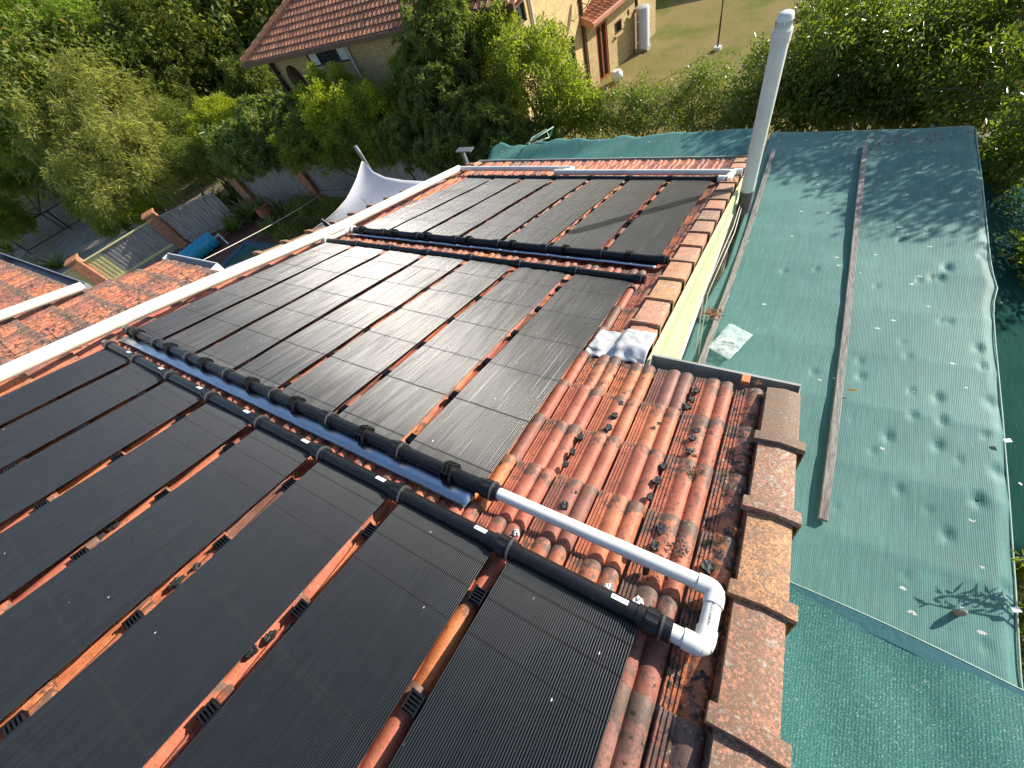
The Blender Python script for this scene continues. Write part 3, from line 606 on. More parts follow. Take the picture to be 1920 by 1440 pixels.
def collector_mat(par, ua, ub, va, vb, na, nb, seed, waves=0.004, lines=(), lat=0.0012):
    g = np.random.default_rng(seed); nt_ = TUBES; pitch = (ub - ua) / nt_
    vs = list(np.linspace(va, vb, max(14, int(abs(vb - va) / 0.055))))
    for l in lines:
        if min(va, vb) + .02 < l < max(va, vb) - .02: vs += [l - 0.0065, l - 0.0025, l + 0.0025, l + 0.0065]
    vs = np.array(sorted(vs)); S_ = len(vs)
    prof = np.array([(-0.5, -0.48), (-0.37, -0.36), (-0.345, 0.0), (-0.19, 0.28), (0.0, 0.36), (0.19, 0.28), (0.345, 0.0), (0.37, -0.36)])
    k = len(prof); f = (vs - va) / (vb - va)
    t_ = np.arange(nt_)
    # lateral wander and height of each tube, smooth in v
    def smooth(nw, amp, s):
        x = np.zeros((nt_, S_))
        for q in range(nw):
            fr = g.uniform(.6, 3.2) * s; ph = g.uniform(0, 6.28, (nt_,)); gr = np.repeat(g.normal(0, 1, nt_ // 4 + 1), 4)[:nt_]
            x += gr[:, None] * np.sin(fr * vs[None, :] * 2.2 + ph[:, None] * 0.10 + q * 2)
        return x * amp / math.sqrt(nw)
    dl = smooth(4, lat, 1.0); dh = smooth(3, lat * 0.9, 1.6)
    sag = waves * (np.sin(vs * 2 * math.pi / TG * 0.5 + seed) * .5 + np.sin(vs * 3.1 + seed * 2)) + waves * .5 * np.sin(vs * 7 + seed)
    lift_ = np.zeros(S_)
    dip = np.zeros(S_); isl = np.zeros(S_)
    for l in lines:
        m_ = np.abs(vs - l) < 0.003; isl[m_] = 1
    n0 = na + (nb - na) * f + sag; n0[0] = na; n0[-1] = nb
    U_ = (ua + (t_[:, None] + 0.5) * pitch + dl * np.minimum(1, np.minimum(f, 1 - f) * 12)[None, :])
    tilt = g.normal(0, .006)
    pr = prof * pitch
    Uc = U_[:, None, :] + pr[None, :, 0][:, :, None]; Nc = n0[None, None, :] + pr[None, :, 1][:, :, None] * 1.0 + dh[:, None, :] + dip[None, None, :] + (tilt * (t_ / nt_ - .5))[:, None, None]
    Uf = Uc.reshape(-1, S_); Nf = Nc.reshape(-1, S_)
    Vv = np.broadcast_to(vs[None, :], Uf.shape)
    P = RO + Uf[..., None] * RU + Vv[..., None] * RD + Nf[..., None] * RN
    n1, n2 = Uf.shape; idx = np.arange(n1 * n2).reshape(n1, n2)
    q = np.stack([idx[:-1, :-1], idx[1:, :-1], idx[1:, 1:], idx[:-1, 1:]], -1).reshape(-1, 4)
    av = np.zeros((n1, n2, 3), np.float32); av[:, :, 0] = isl[None, :]; av[:, :, 1] = g.random()
    o = mesh('collector_mat', P.reshape(-1, 3), q, M['mat'], par, True, {'var': av.reshape(-1, 3)})
    # flat backing web
    return o
RH1 = 0.034
def spacer(par, u, v, w_=0.062, l=0.062):
    mb = MB(); ax = (RU, RD, RN)
    mb.box(RP(u, v, 0.012), (w_, l, 0.012), ax, 0.002)
    for i in range(-2, 3): mb.box(RP(u, v + i * l / 5.2, 0.026), (w_ * 0.98, 0.005, 0.018), ax, 0.001)
    mb.box(RP(u - w_ / 2 + .006, v, 0.024), (0.006, l, 0.024), ax); mb.box(RP(u + w_ / 2 - .006, v, 0.024), (0.006, l, 0.024), ax)
    return obj('spacer_clip', mb, M['black'], par)
def txt(name, body, size, P, X, Y, mat, par, ext=0.0004, align='CENTER'):
    cu = bpy.data.curves.new(name, 'FONT'); cu.body = body; cu.size = size; cu.extrude = ext; cu.align_x = align; cu.align_y = 'CENTER'
    cu.materials.append(mat); tmp = bpy.data.objects.new('lettering_source', cu); COL.objects.link(tmp); bpy.context.view_layer.update()
    me = bpy.data.meshes.new_from_object(tmp.evaluated_get(bpy.context.evaluated_depsgraph_get())); bpy.data.objects.remove(tmp); o = bpy.data.objects.new(name, me); COL.objects.link(o); Z = np.cross(X, Y)
    b = BASE[par.name]; P = np.array(P) - b
    o.matrix_world = Matrix(((X[0], Y[0], Z[0], P[0]), (X[1], Y[1], Z[1], P[1]), (X[2], Y[2], Z[2], P[2]), (0, 0, 0, 1))); o.parent = par; BASE[o.name] = b; return o
def collector(label, j_up, v_up, n_up, j_dn, v_dn, n_dn, seed, clips, clamps_dn, lines, lat, stickers=True, end_up=None, end_dn=None, mats_from_up=True, up_u=None, dn_u=None):
    """headers at v_up (uphill) and v_dn (downhill); j = measured joint positions along each header"""
    root = thing('solar_collector', label, 'solar collector', RP(np.mean(j_dn), (v_up + v_dn) / 2, 0), 'black solar pool heating collectors on the tiles')
    for (js, v, n) in ((j_up, v_up, n_up), (j_dn, v_dn, n_dn)):
        if js is None: continue
        h = MB(); h.tube([RP(js[0], v, n), RP(js[-1], v, n)], RH1, 20); hp = obj('header_pipe', h, M['black'], root, True); auto_smooth(hp, 50)
        for q in js[1:]: coupling(root, RP(q, v, n), RU, RH1, M['black'])
    jd = j_dn
    for i in range(len(jd) - 1):
        ja, jb = jd[i], jd[i + 1]
        ua = ja + (0.045 if i else 0.035); ub = jb - 0.035
        collector_mat(root, ua, ub, v_up + 0.02, v_dn - 0.015, n_up - 0.006, n_dn - 0.006, seed + i, 0.0012, lines, lat)
        if i:
            for cv in clips: spacer(root, ja + 0.004, cv + rnd.uniform(-.004, .004))
    for q in clamps_dn: clamp(root, q, v_dn, n_dn, RH1)
    return root
n_h = 0.055
def um(lst, n=n_h): return [round(on_roof(x, y, n)[0], 4) for x, y in lst]
# near collector: its downhill header is the one in front
J1 = um([(212, 648), (268, 673), (330, 705), (404, 743), (487, 790), (597, 848), (740, 920), (937, 1028), (1220, 1170)])
V1 = on_roof(740, 920, n_h)[1]; V2a = on_roof(685, 815, n_h)[1]; V2b = on_roof(977, 496, n_h)[1]; V3a = on_roof(927, 456, n_h)[1]; V3b = on_roof(1087, 334, n_h)[1]
sp1 = 0.602
J1 = [J1[-1] - sp1 * i for i in range(8, -1, -1)]
print('J1', J1, 'V', V1, V2a, V2b, V3a, V3b)
L1 = [V1 - 0.10, V1 - 0.20] + [V1 - 0.33 - 0.385 * i for i in range(9)]
c1 = collector('black ribbed solar collector nearest the camera, eight mats wide, filling the lower left', J1, V1 - 3.1, 0.05, J1, V1, n_h, 11, [V1 - 0.205 - 0.372 * i for i in range(8)], [], L1, 0.0003)
J2 = um([(245, 622), (303, 643), (362, 667), (432, 695), (513, 737), (622, 783), (752, 840), (920, 908)])
print('J2', J2)
J2 = [J2[-1] - 0.5885 * i for i in range(7, -1, -1)]
J2u = J2
L2 = [V2a + 0.09] + [V2a + 0.09 + 0.385 * i for i in range(1, 7)]
def collector2(label, J, va, vb, seed, lines, clips, clamps, lat):
    root = thing('solar_collector', label, 'solar collector', RP(np.mean(J), (va + vb) / 2, 0), 'black solar pool heating collectors on the tiles')
    for v, n in ((va, n_h), (vb, n_h)):
        h = MB(); h.tube([RP(J[0], v, n), RP(J[-1], v, n)], RH1, 20); auto_smooth(obj('header_pipe', h, M['black'], root), 50)
        for q in J[1:]: coupling(root, RP(q, v, n), RU, RH1, M['black'])
    for i in range(len(J) - 1):
        collector_mat(root, J[i] + 0.035, J[i + 1] - 0.035, va + 0.015, vb - 0.015, n_h - .006, n_h - .006, seed + i, 0.0022, lines, lat)
        if i:
            for cv in clips: spacer(root, J[i], cv + rnd.uniform(-.01, .01))
    for q in clamps: clamp(root, q, va, n_h, RH1)
    return root
cl2 = um([(257, 628), (318, 655), (385, 683), (470, 722), (557, 758), (685, 815), (845, 885)], 0.055)
c2 = collector2('middle black solar collector of seven mats with a grey sheen in the sun', J2, V2a, V2b, 31, L2, [V2a + 0.12 + 0.385 * i for i in range(6)], cl2, 0.0021)
J3 = [on_roof(1240, 487, n_h)[0] - 0.596 * i for i in range(7, -1, -1)]
L3 = [V3a + 0.09] + [V3a + 0.09 + 0.45 * i for i in range(1, 7)]
cl3 = um([(677, 434), (737, 440), (803, 444), (882, 450), (962, 459), (1060, 470), (1180, 480)], 0.055)
c3 = collector2('farthest black solar collector crossed by the shadow of the vent pipe', J3, V3a, V3b, 51, L3, [V3a + 0.2 + 0.40 * i for i in range(7)], cl3, 0.0018)
# stickers on the near header
for q in J1[1:]:
    m_ = MB(); c0 = RP(q - 0.115, V1, n_h); rr = RH1 + 0.0008; k = 7; a0, a1 = rad(60), rad(92); rows = []
    for x in (-0.030, 0.030): rows.append([c0 + RU * x + (RD * math.cos(a) + RN * math.sin(a)) * rr for a in np.linspace(a1, a0, k)])
    m_.grid(np.array(rows)); so_ = obj('sticker', m_, M['sticker'], c1, True)
    am = (a0 + a1) / 2; Yv = -(RD * -math.sin(am) + RN * math.cos(am)); Zv = RD * math.cos(am) + RN * math.sin(am)
    txt('lettering', 'MATROLINE', 0.0105, c0 + RU * 0.006 + Zv * (rr + 0.0006), -RU, Yv if np.dot(np.cross(-RU, Yv), Zv) > 0 else -Yv, M['ink'], so_)
# metal flashings under the lower headers
for nm, uu0, uu1, v, lb in (('metal_flashing', J2[0] + 0.05, J2[-1] - 0.055, V2a, 'long shiny metal strip reflecting blue sky beneath the lower header of the middle collector'), ('metal_flashing', J3[0] + 0.05, J3[-1] - 0.02, V3a, 'long dark metal strip beneath the lower header of the farthest collector')):
    m_ = MB(); P = np.zeros((5, 90, 3)); g = random.Random(3)
    for a in range(5):
        for k in range(90):
            u = uu0 + (uu1 - uu0) * k / 89; P[a, k] = RP(u, v - 0.118 + a * 0.047, 0.027 + 0.0016 * math.sin(u * 9) + 0.001 * math.sin(u * 31 + a))
    m_.grid(P); o = obj(nm, m_, M['steel'], base=RP((uu0 + uu1) / 2, v, 0), smooth=True); tag(o, lb, 'flashing', 'metal strips under the collector headers'); sdm = o.modifiers.new('t', 'SOLIDIFY'); sdm.thickness = 0.0012

# ------------------------------------------------------------------ white pipes
def elbow_path(a, c, b, r, k=7):
    """path from a to b round corner c with bend radius r"""
    a, b, c = map(lambda q: np.array(q, float), (a, b, c)); d1 = _n(a - c); d2 = _n(b - c); pts = [a]
    p1 = c + d1 * r; p2 = c + d2 * r
    for i in range(k + 1):
        t_ = i / k; pts.append(p1 * (1 - t_) ** 2 + c * 2 * t_ * (1 - t_) + p2 * t_ ** 2)
    pts.append(b); return pts
def elbow(par, a, c, b, r, rp, mat):
    mb = MB(); d1 = _n(np.array(a) - c); d2 = _n(np.array(b) - c); A_ = c + d1 * r * 1.95; B_ = c + d2 * r * 1.95
    mb.tube(elbow_path(A_, c, B_, r * 1.0), rp, 20); o = obj('elbow', mb, mat, par); return auto_smooth(o, 50)
pr_ = 0.029
uvp = thing('pvc_pipe', 'new white pipe folded into a U at the verge, feeding the near collector', 'pipe', RP(0.1, 0.15, 0))
Pa = RP(J2[-1] + 0.05, V2a, n_h); uA, vA = on_roof(1345, 1095, 0.060); c_1 = RP(uA, V2a, n_h); c_2 = RP(uA - 0.005, V1, n_h); Pb = RP(J1[-1] + 0.045, V1, n_h)
mb = MB(); mb.tube([Pa, c_1], pr_, 20); auto_smooth(obj('pipe_run', mb, M['pvc'], uvp), 50)
mb = MB(); mb.tube([c_1, c_2], pr_, 20); run2 = auto_smooth(obj('pipe_run', mb, M['pvc'], uvp), 50)
mb = MB(); mb.tube([Pb, c_2], pr_, 20); auto_smooth(obj('pipe_run', mb, M['pvc'], uvp), 50)
elbow(uvp, Pa, c_1, c_2, 0.032, 0.0335, M['pvc']); elbow(uvp, Pb, c_2, c_1, 0.032, 0.0335, M['pvc'])
dv = _n(c_2 - c_1); sidev = -RU; nrm = np.cross(dv, sidev)
if nrm.dot(RN) < 0: nrm = -nrm
Yt = np.cross(nrm, dv)
txt('lettering', '387 PVC-U S1 DN40 PN9 2017', 0.0100, (c_1 + c_2) / 2 + nrm * (pr_ + 0.0006) + RU * -0.003, -dv if False else dv, Yt, M['ink'], run2)
# black end fittings
for P_, q in ((Pa, 1), (Pb, 1)):
    mb = MB(); mb.tube([P_ - RU * 0.055, P_ + RU * 0.012], 0.036, 20); auto_smooth(obj('black_adaptor', mb, M['black'], uvp), 50)
# caps on the far ends of the headers
for nm, J, v, lb in (('near', J1, V1, 'white end cap at the far end of the near collector header'), ('mid', J2, V2a, 'white end cap at the far end of the middle collector lower header')):
    pass
for par, J, v in ((c1, J1, V1), (c2, J2, V2a)):
    mb = MB(); q = RP(J[0], v, n_h); mb.tube([q - RU * 0.05, q - RU * 0.046, q - RU * 0.005], [0.024, 0.032, 0.032], 20); auto_smooth(obj('end_cap', mb, M['pvc'], par), 50)
    coupling(par, q + RU * 0.035, RU, RH1, M['black'])
# long feed pipe down the left verge and along the eave
nD = 0.13
uD = np.mean([on_roof(0, 703, nD)[0], on_roof(620, 433, nD)[0], on_roof(300, 568, nD)[0]])
vEnd = on_roof(1000, 320, 0.07)[1]
print('duct u', [on_roof(*q, nD) for q in ((0, 703), (300, 568), (620, 433), (850, 318))], vEnd, 'cap', on_roof(495, 472, .03))
mainp = thing('feed_pipe', 'long thick cream pipe lying down the left side of the roof past all three collectors', 'pipe', RP(uD, 2, 0))
uD2 = on_roof(850, 318, nD)[0]
cA = RP(uD2, vEnd, 0.11)
mb = MB(); mb.tube([RP(on_roof(0, 703, nD)[0] - 0.02, -3.0, nD), RP(on_roof(0, 703, nD)[0], -0.6, nD), RP(on_roof(300, 568, nD)[0], 0.5, nD), RP(on_roof(620, 433, nD)[0], 2.9, nD), cA], 0.058, 20)
auto_smooth(obj('pipe_run', mb, M['pvc_cream'], mainp), 50)
farp = thing('eave_pipe', 'white pipe along the far eave above the last collector, ending in an elbow', 'pipe', RP(-3, vEnd, 0))
ue = on_roof(1078, 313, 0.09)[0]; v_b = on_roof(1200, 323, 0.07)[1]; ue2 = on_roof(1045, 323, 0.07)[0]; ue3 = on_roof(1372, 326, 0.07)[0]
mb = MB(); mb.tube([cA, RP(ue, vEnd + 0.05, 0.09)], 0.042, 16); auto_smooth(obj('pipe_run', mb, M['pvc'], farp), 50)
mb = MB(); mb.tube([RP(ue, vEnd + 0.05, 0.09), RP(ue + .02, (vEnd + v_b) / 2, 0.085), RP(ue2 + 0.1, v_b + .01, 0.075)], 0.042, 16); auto_smooth(obj('elbow', mb, M['pvc'], farp), 50)
cE = RP(ue3, v_b, 0.07); cF = RP(ue3 - 0.02, V3b, n_h)
mb = MB(); mb.tube([RP(ue2 - 0.05, v_b, 0.07), cE], 0.042, 16); auto_smooth(obj('pipe_run', mb, M['pvc'], farp), 50)
elbow(farp, RP(0, v_b, .07), cE, cF, 0.06, 0.050, M['pvc']); elbow(farp, RP(-2, V3b, n_h), cF, cE, 0.06, 0.050, M['pvc'])
mb = MB(); mb.tube([cE, cF], 0.042, 16); mb.tube([cF, RP(J3[-1] + 0.1, V3b, n_h)], 0.042, 16); auto_smooth(obj('pipe_run', mb, M['pvc'], farp), 50)
mb = MB(); mb.tube([RP(J3[-1] - .02, V3b, n_h), RP(J3[-1] + 0.14, V3b, n_h)], 0.044, 16); auto_smooth(obj('black_adaptor', mb, M['black'], farp), 50)
# second short pipe on the left roof
p0, p1 = [on_roof(*q, 0.08) for q in ((0, 592), (156, 537))]
sp = thing('roof_pipe', 'shorter cream pipe lying on the lower left roof beside the grey gutter', 'pipe', RP(*p1, 0))
mb = MB(); u_ = (p0[0] + p1[0]) / 2; mb.tube([RP(u_, -3, 0.08), RP(u_, p1[1], 0.08)], 0.052, 20); auto_smooth(obj('pipe_run', mb, M['pvc_cream'], sp), 50)
mb = MB(); mb.tube([RP(u_, p1[1] - .004, 0.08), RP(u_, p1[1] + 0.006, 0.08)], 0.056, 20); auto_smooth(obj('pipe_end', mb, M['pvc'], sp), 50)
# link between the middle and far collectors with its black air valve
lk = thing('link_pipe', 'short white link pipe with an upright black valve joining middle and far collectors', 'pipe', RP(J2[0], V2b, 0))
a_ = RP(J2[0] - 0.06, V2b, n_h); b_ = RP(J3[0] - 0.07, V3a, n_h)
mb = MB(); mb.tube([a_, b_], 0.042, 16); auto_smooth(obj('pipe_run', mb, M['pvc'], lk), 50)
elbow(lk, b_, a_, RP(J2[0] + .1, V2b, n_h), 0.05, 0.052, M['pvc']); elbow(lk, a_, b_, RP(J3[0] + .1, V3a, n_h), 0.05, 0.052, M['pvc'])
tm = (a_ * .45 + b_ * .55); up = _n(np.array([-0.55, 0.0, 0.9]))
mb = MB(); mb.tube([tm, tm + up * 0.10], 0.045, 16); auto_smooth(obj('tee', mb, M['pvc'], lk), 50)
mb = MB(); mb.tube([tm + up * 0.09, tm + up * 0.12, tm + up * 0.125, tm + up * 0.20, tm + up * .205, tm + up * 0.26], [0.03, 0.03, 0.036, 0.036, 0.028, 0.026], 16); auto_smooth(obj('valve', mb, M['black'], lk), 40)
# old pieces of conduit beside the feed pipe
for i, (pa, pb) in enumerate((((112, 668), (150, 648)), ((330, 565), (418, 530)), ((528, 470), (585, 448)), ((675, 408), (714, 387)), ((20, 690), (70, 672)))):
    (ua, va), (ub, vb) = on_roof(*pa, 0.03), on_roof(*pb, 0.03)
    mb = MB(); p0, p1 = RP(ua, va, 0.045), RP(ua + .01, vb, 0.04); mb.tube([p0, (p0 + p1) / 2 + RN * .01, p1], 0.022, 10)
    lab = ['short broken white conduit beside the feed pipe, left of the near collector', 'white conduit length beside the feed pipe, left of the middle collector', 'white conduit piece beside the feed pipe, just below the link pipe', 'white conduit piece beside the feed pipe, left of the farthest collector', 'white conduit scrap beside the feed pipe at the left edge of the view'][i]
    tag(obj('conduit', mb, M['pvc'], base=p0, smooth=True), lab, 'conduit', 'old conduit pieces along the feed pipe')
    tw_ = MB(); w0 = (p0 + p1) / 2
    tw_.tube([w0 + RU * .02, w0 + RN * .06 - RU * .05, w0 + RU * -.12 + RN * .15, w0 - RU * .18 + RN * .19], 0.0035, 6)
    tag(obj('wire_tie', tw_, M['black'], base=w0), ['twisted black wire tie around the feed pipe ' + s for s in ('left of the near collector', 'left of the middle collector', 'below the link pipe', 'left of the farthest collector', 'at the left edge of the view')][i], 'wire tie', 'wire ties along the feed pipe')

# ------------------------------------------------------------------ vent pipe
vf = on_roof(1402, 353, 0.0); vb_ = RP(vf[0] - 0.0, vf[1], 0)
topz = min(np.arange(vb_[2], CAM_H, 0.01), key=lambda z: abs((lambda c_: c_[1])(RW.T @ (np.array([vb_[0], vb_[1], z]) - CAM)) / (RW.T @ (np.array([vb_[0], vb_[1], z]) - CAM))[2] * F_PX + 720 - 22))
print('vent', vb_, topz)
ven = thing('vent_pipe', 'tall white plastic vent pipe standing beside the tiled verge', 'vent pipe', (vb_[0], vb_[1], cz(vb_[1])))
mb = MB(); mb.tube([(vb_[0], vb_[1], vb_[2] - 0.02), (vb_[0], vb_[1], topz - 0.17)], 0.078, 28); auto_smooth(obj('pipe_run', mb, M['pvc'], ven), 50)
mb = MB(); mb.tube([(vb_[0] , vb_[1], cz(vb_[1]) - 0.4), (vb_[0], vb_[1], vb_[2] - 0.021)], 0.079, 28); auto_smooth(obj('pipe_base', mb, M['vent_base'], ven), 50)
mb = MB(); z = topz; mb.tube([(vb_[0], vb_[1], z - 0.23), (vb_[0], vb_[1], z - 0.228), (vb_[0], vb_[1], z - 0.13), (vb_[0], vb_[1], z - 0.128)], [0.079, 0.086, 0.086, 0.080], 28); auto_smooth(obj('collar', mb, M['pvc'], ven), 40)
mb = MB(); mb.tube([(vb_[0], vb_[1], z - 0.13), (vb_[0], vb_[1], z - 0.03), (vb_[0], vb_[1], z - 0.01), (vb_[0], vb_[1], z)], [0.076, 0.070, 0.062, 0.045], 28); capo = auto_smooth(obj('vent_cap', mb, M['pvc'], ven), 40)
mb = MB()
for i in range(20):
    a = 2 * math.pi * i / 20; mb.box((vb_[0] + math.cos(a) * 0.0735, vb_[1] + math.sin(a) * 0.0728, z - 0.078), (0.004, 0.006, 0.045), (np.array([math.cos(a), math.sin(a), 0]), np.array([-math.sin(a), math.cos(a), 0]), np.array([0, 0, 1.])))
obj('vent_slots', mb, simple('slot_grey', (0.22, 0.23, 0.25), 0.7), capo)
# loop of brown wire on the capping
mb = MB(); cu_, cv_ = on_roof(1393, 330, 0.07); mb.tube([RP(cu_ + .07 * math.cos(a), cv_ + .16 * math.sin(a), .08 + .01 * math.sin(3 * a)) for a in np.linspace(0, 6.6, 26)], 0.005, 6)
tag(obj('wire_loop', mb, M['brownmetal'], base=RP(cu_, cv_, 0)), 'loop of brown wire lying on the verge capping beside the vent pipe', 'wire')

# ------------------------------------------------------------------ shade cloths
def on_cloth(px, py, dz=0.0):
    d = ray(px, py); t = (CZ0 + dz - CAM_H) / (d[2] - CSL * d[1]); return CAM + d * t
edge = [on_cloth(*q) for q in ((1832, 232), (1838, 285), (1845, 335), (1852, 400), (1857, 450), (1862, 490), (1867, 515), (1875, 533), (1869, 552), (1866, 575), (1871, 640), (1877, 700), (1884, 770), (1890, 840), (1897, 920), (1903, 1000), (1909, 1080), (1915, 1170), (1920, 1260))]
ey = np.array([p[1] for p in edge])[::-1]; ex = np.array([p[0] for p in edge])[::-1]
YF = edge[0][1]
def xr(y): return float(np.interp(y, ey, ex))
dents = [(1745, 428, 1), (1691, 444, .9), (1780, 497, 1.3), (1766, 516, 1.1), (1752, 516, 1), (1727, 521, .7), (1844, 476, 1), (1838, 651, 1.1), (1845, 685, 1), (1861, 752, 1.3), (1761, 744, 1), (1713, 776, .9), (1768, 787, 1), (1669, 816, 1), (1761, 833, 1), (1850, 816, .7), (1703, 665, .7), (1768, 600, .6), (1782, 601, .7), (1528, 693, .8), (1471, 506, .8), (1531, 502, .7), (1646, 532, .7), (1615, 674, .7), (1617, 702, .9), (1695, 638, .6), (1711, 731, .7), (1640, 842, .7), (1873, 882, 1.2), (1835, 936, 1.2), (1690, 916, .8), (1780, 1001, 1), (1851, 1210, .7), (1891, 1106, 1), (1702, 1077, .6), (1573, 949, .6), (1746, 955, .6), (1462, 610, .5), (1560, 830, .6), (1435, 470, .4), (1800, 860, .6), (1600, 780, .5)]
dp = np.array([on_cloth(x, y)[:2] for x, y, s in dents]); ds = np.array([s for *_, s in dents])
ys = np.concatenate([np.arange(-3.2, 0.4, 0.06), np.arange(0.4, YF, 0.032), [YF]]); nx = 100
P = np.zeros((len(ys), nx, 3)); g = np.random.default_rng(3)
for i, y in enumerate(ys):
    xl = -0.415 if y < 3.3 else (-0.415 + min(1, (y - 3.3) / 0.8) * 0.12)
    if y > 6.6: xl = -0.30
    xs = np.linspace(xl, xr(y), nx); fx = (xs - xl) / (xs[-1] - xl)
    z = cz(y) + 0.0 * xs
    sp_ = 0.62; ph = (y % sp_) / sp_; z = z - 0.010 * np.sin(math.pi * ph) ** .7 * (0.4 + 0.6 * fx)            # sags between cross wires
    z += 0.008 * np.sin(xs * 2.1 + y * 1.7) + 0.003 * np.sin(xs * 5 - y * 2.1) - 0.03 * np.sin(math.pi * fx) 
    z += np.where(fx > 0.97, -0.03 * (fx - 0.97) / 0.03, 0)
    for (dx, dy), s in zip(dp, ds):
        if abs(y - dy) < 0.25:
            r2 = ((xs - dx) / (0.024 * s)) ** 2 + ((y - dy) / (0.046 * s)) ** 2; z -= 0.024 * s * np.exp(-r2 ** 1.3) + 0.0015 * s * np.exp(-r2 * 0.15)
    P[i, :, 0] = xs; P[i, :, 1] = y; P[i, :, 2] = z
mb = MB(); mb.grid(P)
cl = mesh('shade_cloth', mb.v, mb.f, M['cloth'], None, True, base=(1, 3, cz(3)))
tag(cl, 'large faded green shade cloth with dents and bird droppings stretched beside the roof', 'shade cloth', 'green shade cloths')
sdm = cl.modifiers.new('t', 'SOLIDIFY'); sdm.thickness = 0.0015
# rolled pale hem along the outer edge
mb = MB(); mb.tube([(xr(y), y, cz(y) - 0.03) for y in ys[::6]], 0.006, 6); obj('hem', mb, M['rope'] if False else simple('pale_green_hem', (0.30, 0.42, 0.36), 0.7), cl, True)
# newer cloth overlapping it near the camera
h0 = on_cloth(1468, 1088, .02); h1 = on_cloth(1912, 1295, .02)
P = np.zeros((60, 70, 3))
for j in range(70):
    f = j / 69; x = h0[0] - 0.5 + (h1[0] - h0[0] + 1.4) * f; ft = (x - h0[0]) / (h1[0] - h0[0])
    ytop = h0[1] + (h1[1] - h0[1]) * ft + 0.012 * math.sin(math.pi * min(1, max(0, ft)))
    for i in range(60):
        y = ytop - 3.4 * (i / 59) ** 1.25; k = ytop - y
        P[i, j] = (x, y, cz(y) + 0.045 + 0.02 * math.exp(-k * 12) * (ft > 0) * math.sin(math.pi * min(1, max(0, ft))) + 0.012 * math.sin(x * 3.3 + y * 1.1) * min(1, k * 3) + 0.006 * math.sin(x * 11 + y * 4) * min(1, k * 3))
mb = MB(); mb.grid(P)
c2_ = mesh('shade_cloth', mb.v, mb.f, M['cloth_new'], None, True, base=(1, 0, cz(0) + .03)); sdm = c2_.modifiers.new('t', 'SOLIDIFY'); sdm.thickness = 0.0015
tag(c2_, 'newer glittering teal shade cloth with a stitched hem at the lower right', 'shade cloth', 'green shade cloths')
mb = MB(); mb.tube([P[0, j] + np.array([0, 0.002, 0.006]) for j in range(0, 70, 2)], 0.0045, 6); obj('hem', mb, bpy.data.materials['pale_green_hem'], c2_, True)
P2 = np.zeros((4, 70, 3))
for k in range(4):
    for j in range(70): P2[k, j] = P[0, j] * (1) + np.array([0, -0.085 * k / 3 - .004, 0.008 - 0.012 * k / 3])
mb = MB(); mb.grid(P2); obj('stitched_band', mb, simple('band_green', (0.05, 0.16, 0.17), 0.55, 0.15, 30, 0.4, 0.3), c2_, True)
for i, (px, py) in enumerate(((1905, 1143), (1885, 1290), (1889, 826), (1450, 470))):
    if i == 3: continue
    p = on_cloth(px, py, 0.035); mb = MB(); mb.box(p, (0.045, 0.03, 0.006), (_n(np.array([1, .5, 0])), _n(np.array([-.5, 1, 0])), np.array([0, 0, 1.])), 0.001)
    o = tag(obj('cloth_clip', mb, M['sticker'], base=p), ['white plastic clip on the outer edge of the faded cloth, above the newer cloth', 'white plastic clip on the hem of the newer teal cloth', 'small white clip on the outer edge of the faded cloth, beside the hanging leaves'][i], 'clip', 'white clips on the shade cloths')
# small timber knot sticking through the cloth
p = on_cloth(1797, 1150, 0.0); mb = MB(); mb.tube([p - np.array([0, 0, .06]), p + np.array([0.0, 0, 0.035]), p + np.array([0.01, .01, 0.06])], [.020, .018, .010], 8); tag(obj('post_tip', mb, M['timber'], base=p, smooth=True), 'tip of a timber post poking up through the shade cloth', 'post')
# cloth beyond the far eave
q0 = on_cloth(890, 305); q1 = on_cloth(930, 272); q2 = on_cloth(1425, 236); q3 = on_cloth(1418, 300)
P = np.zeros((28, 90, 3))
for i in range(28):
    for j in range(90):
        fi = i / 27; fj = j / 89; a = q1 * (1 - fj) + q2 * fj; b_ = np.array([q0[0] * (1 - fj) + q3[0] * fj, 6.3, cz(6.3) - 0.25])
        p = a * (1 - fi) + b_ * fi
        amp = 0.03 + 0.10 * max(0, 1 - fj * 1.5)
        ph_ = fj * 15 + 2.2 * fi; tri = abs((ph_ / math.pi) % 1 * 2 - 1)
        z = amp * (.55 - tri) * (.35 + fi) + amp * .45 * math.sin(fi * 9 + fj * 26 + 2 * math.sin(fj * 11)) + amp * .2 * math.sin(fj * 70 + fi * 14)
        P[i, j] = p + np.array([0, 0, z - 0.02])
mb = MB(); mb.grid(P); o = mesh('shade_cloth', mb.v, mb.f, M['cloth_far'] if 'cloth_far' in M else cloth_mat('wrinkled_cloth', (0.07, 0.22, 0.19), (0.11, 0.28, 0.24), (0.12, 0.16, 0.13), 60.0, 0, .25, True), None, True, base=q1)
sdm = o.modifiers.new('t', 'SOLIDIFY'); sdm.thickness = 0.0015
tag(o, 'wrinkled green shade cloth beyond the far eave of the roof', 'shade cloth', 'green shade cloths')
mb = MB(); ln = on_cloth(1030, 258, .05); mb.tube([q0 + np.array([1.1, 0.4, .12]), (q0 + np.array([1.5, .9, .16])), ln, ln + np.array([-.1, .12, .1]), ln + np.array([-.35, -.1, .06]), ln + np.array([-.3, -.35, .06]), ln + np.array([.05, -.1, .06])], 0.012, 6)
tag(obj('tie_cord', mb, simple('mint_cord', (0.35, 0.55, 0.42), 0.6), base=ln, smooth=True), 'pale green tie cord lying on the wrinkled cloth beyond the eave', 'cord')
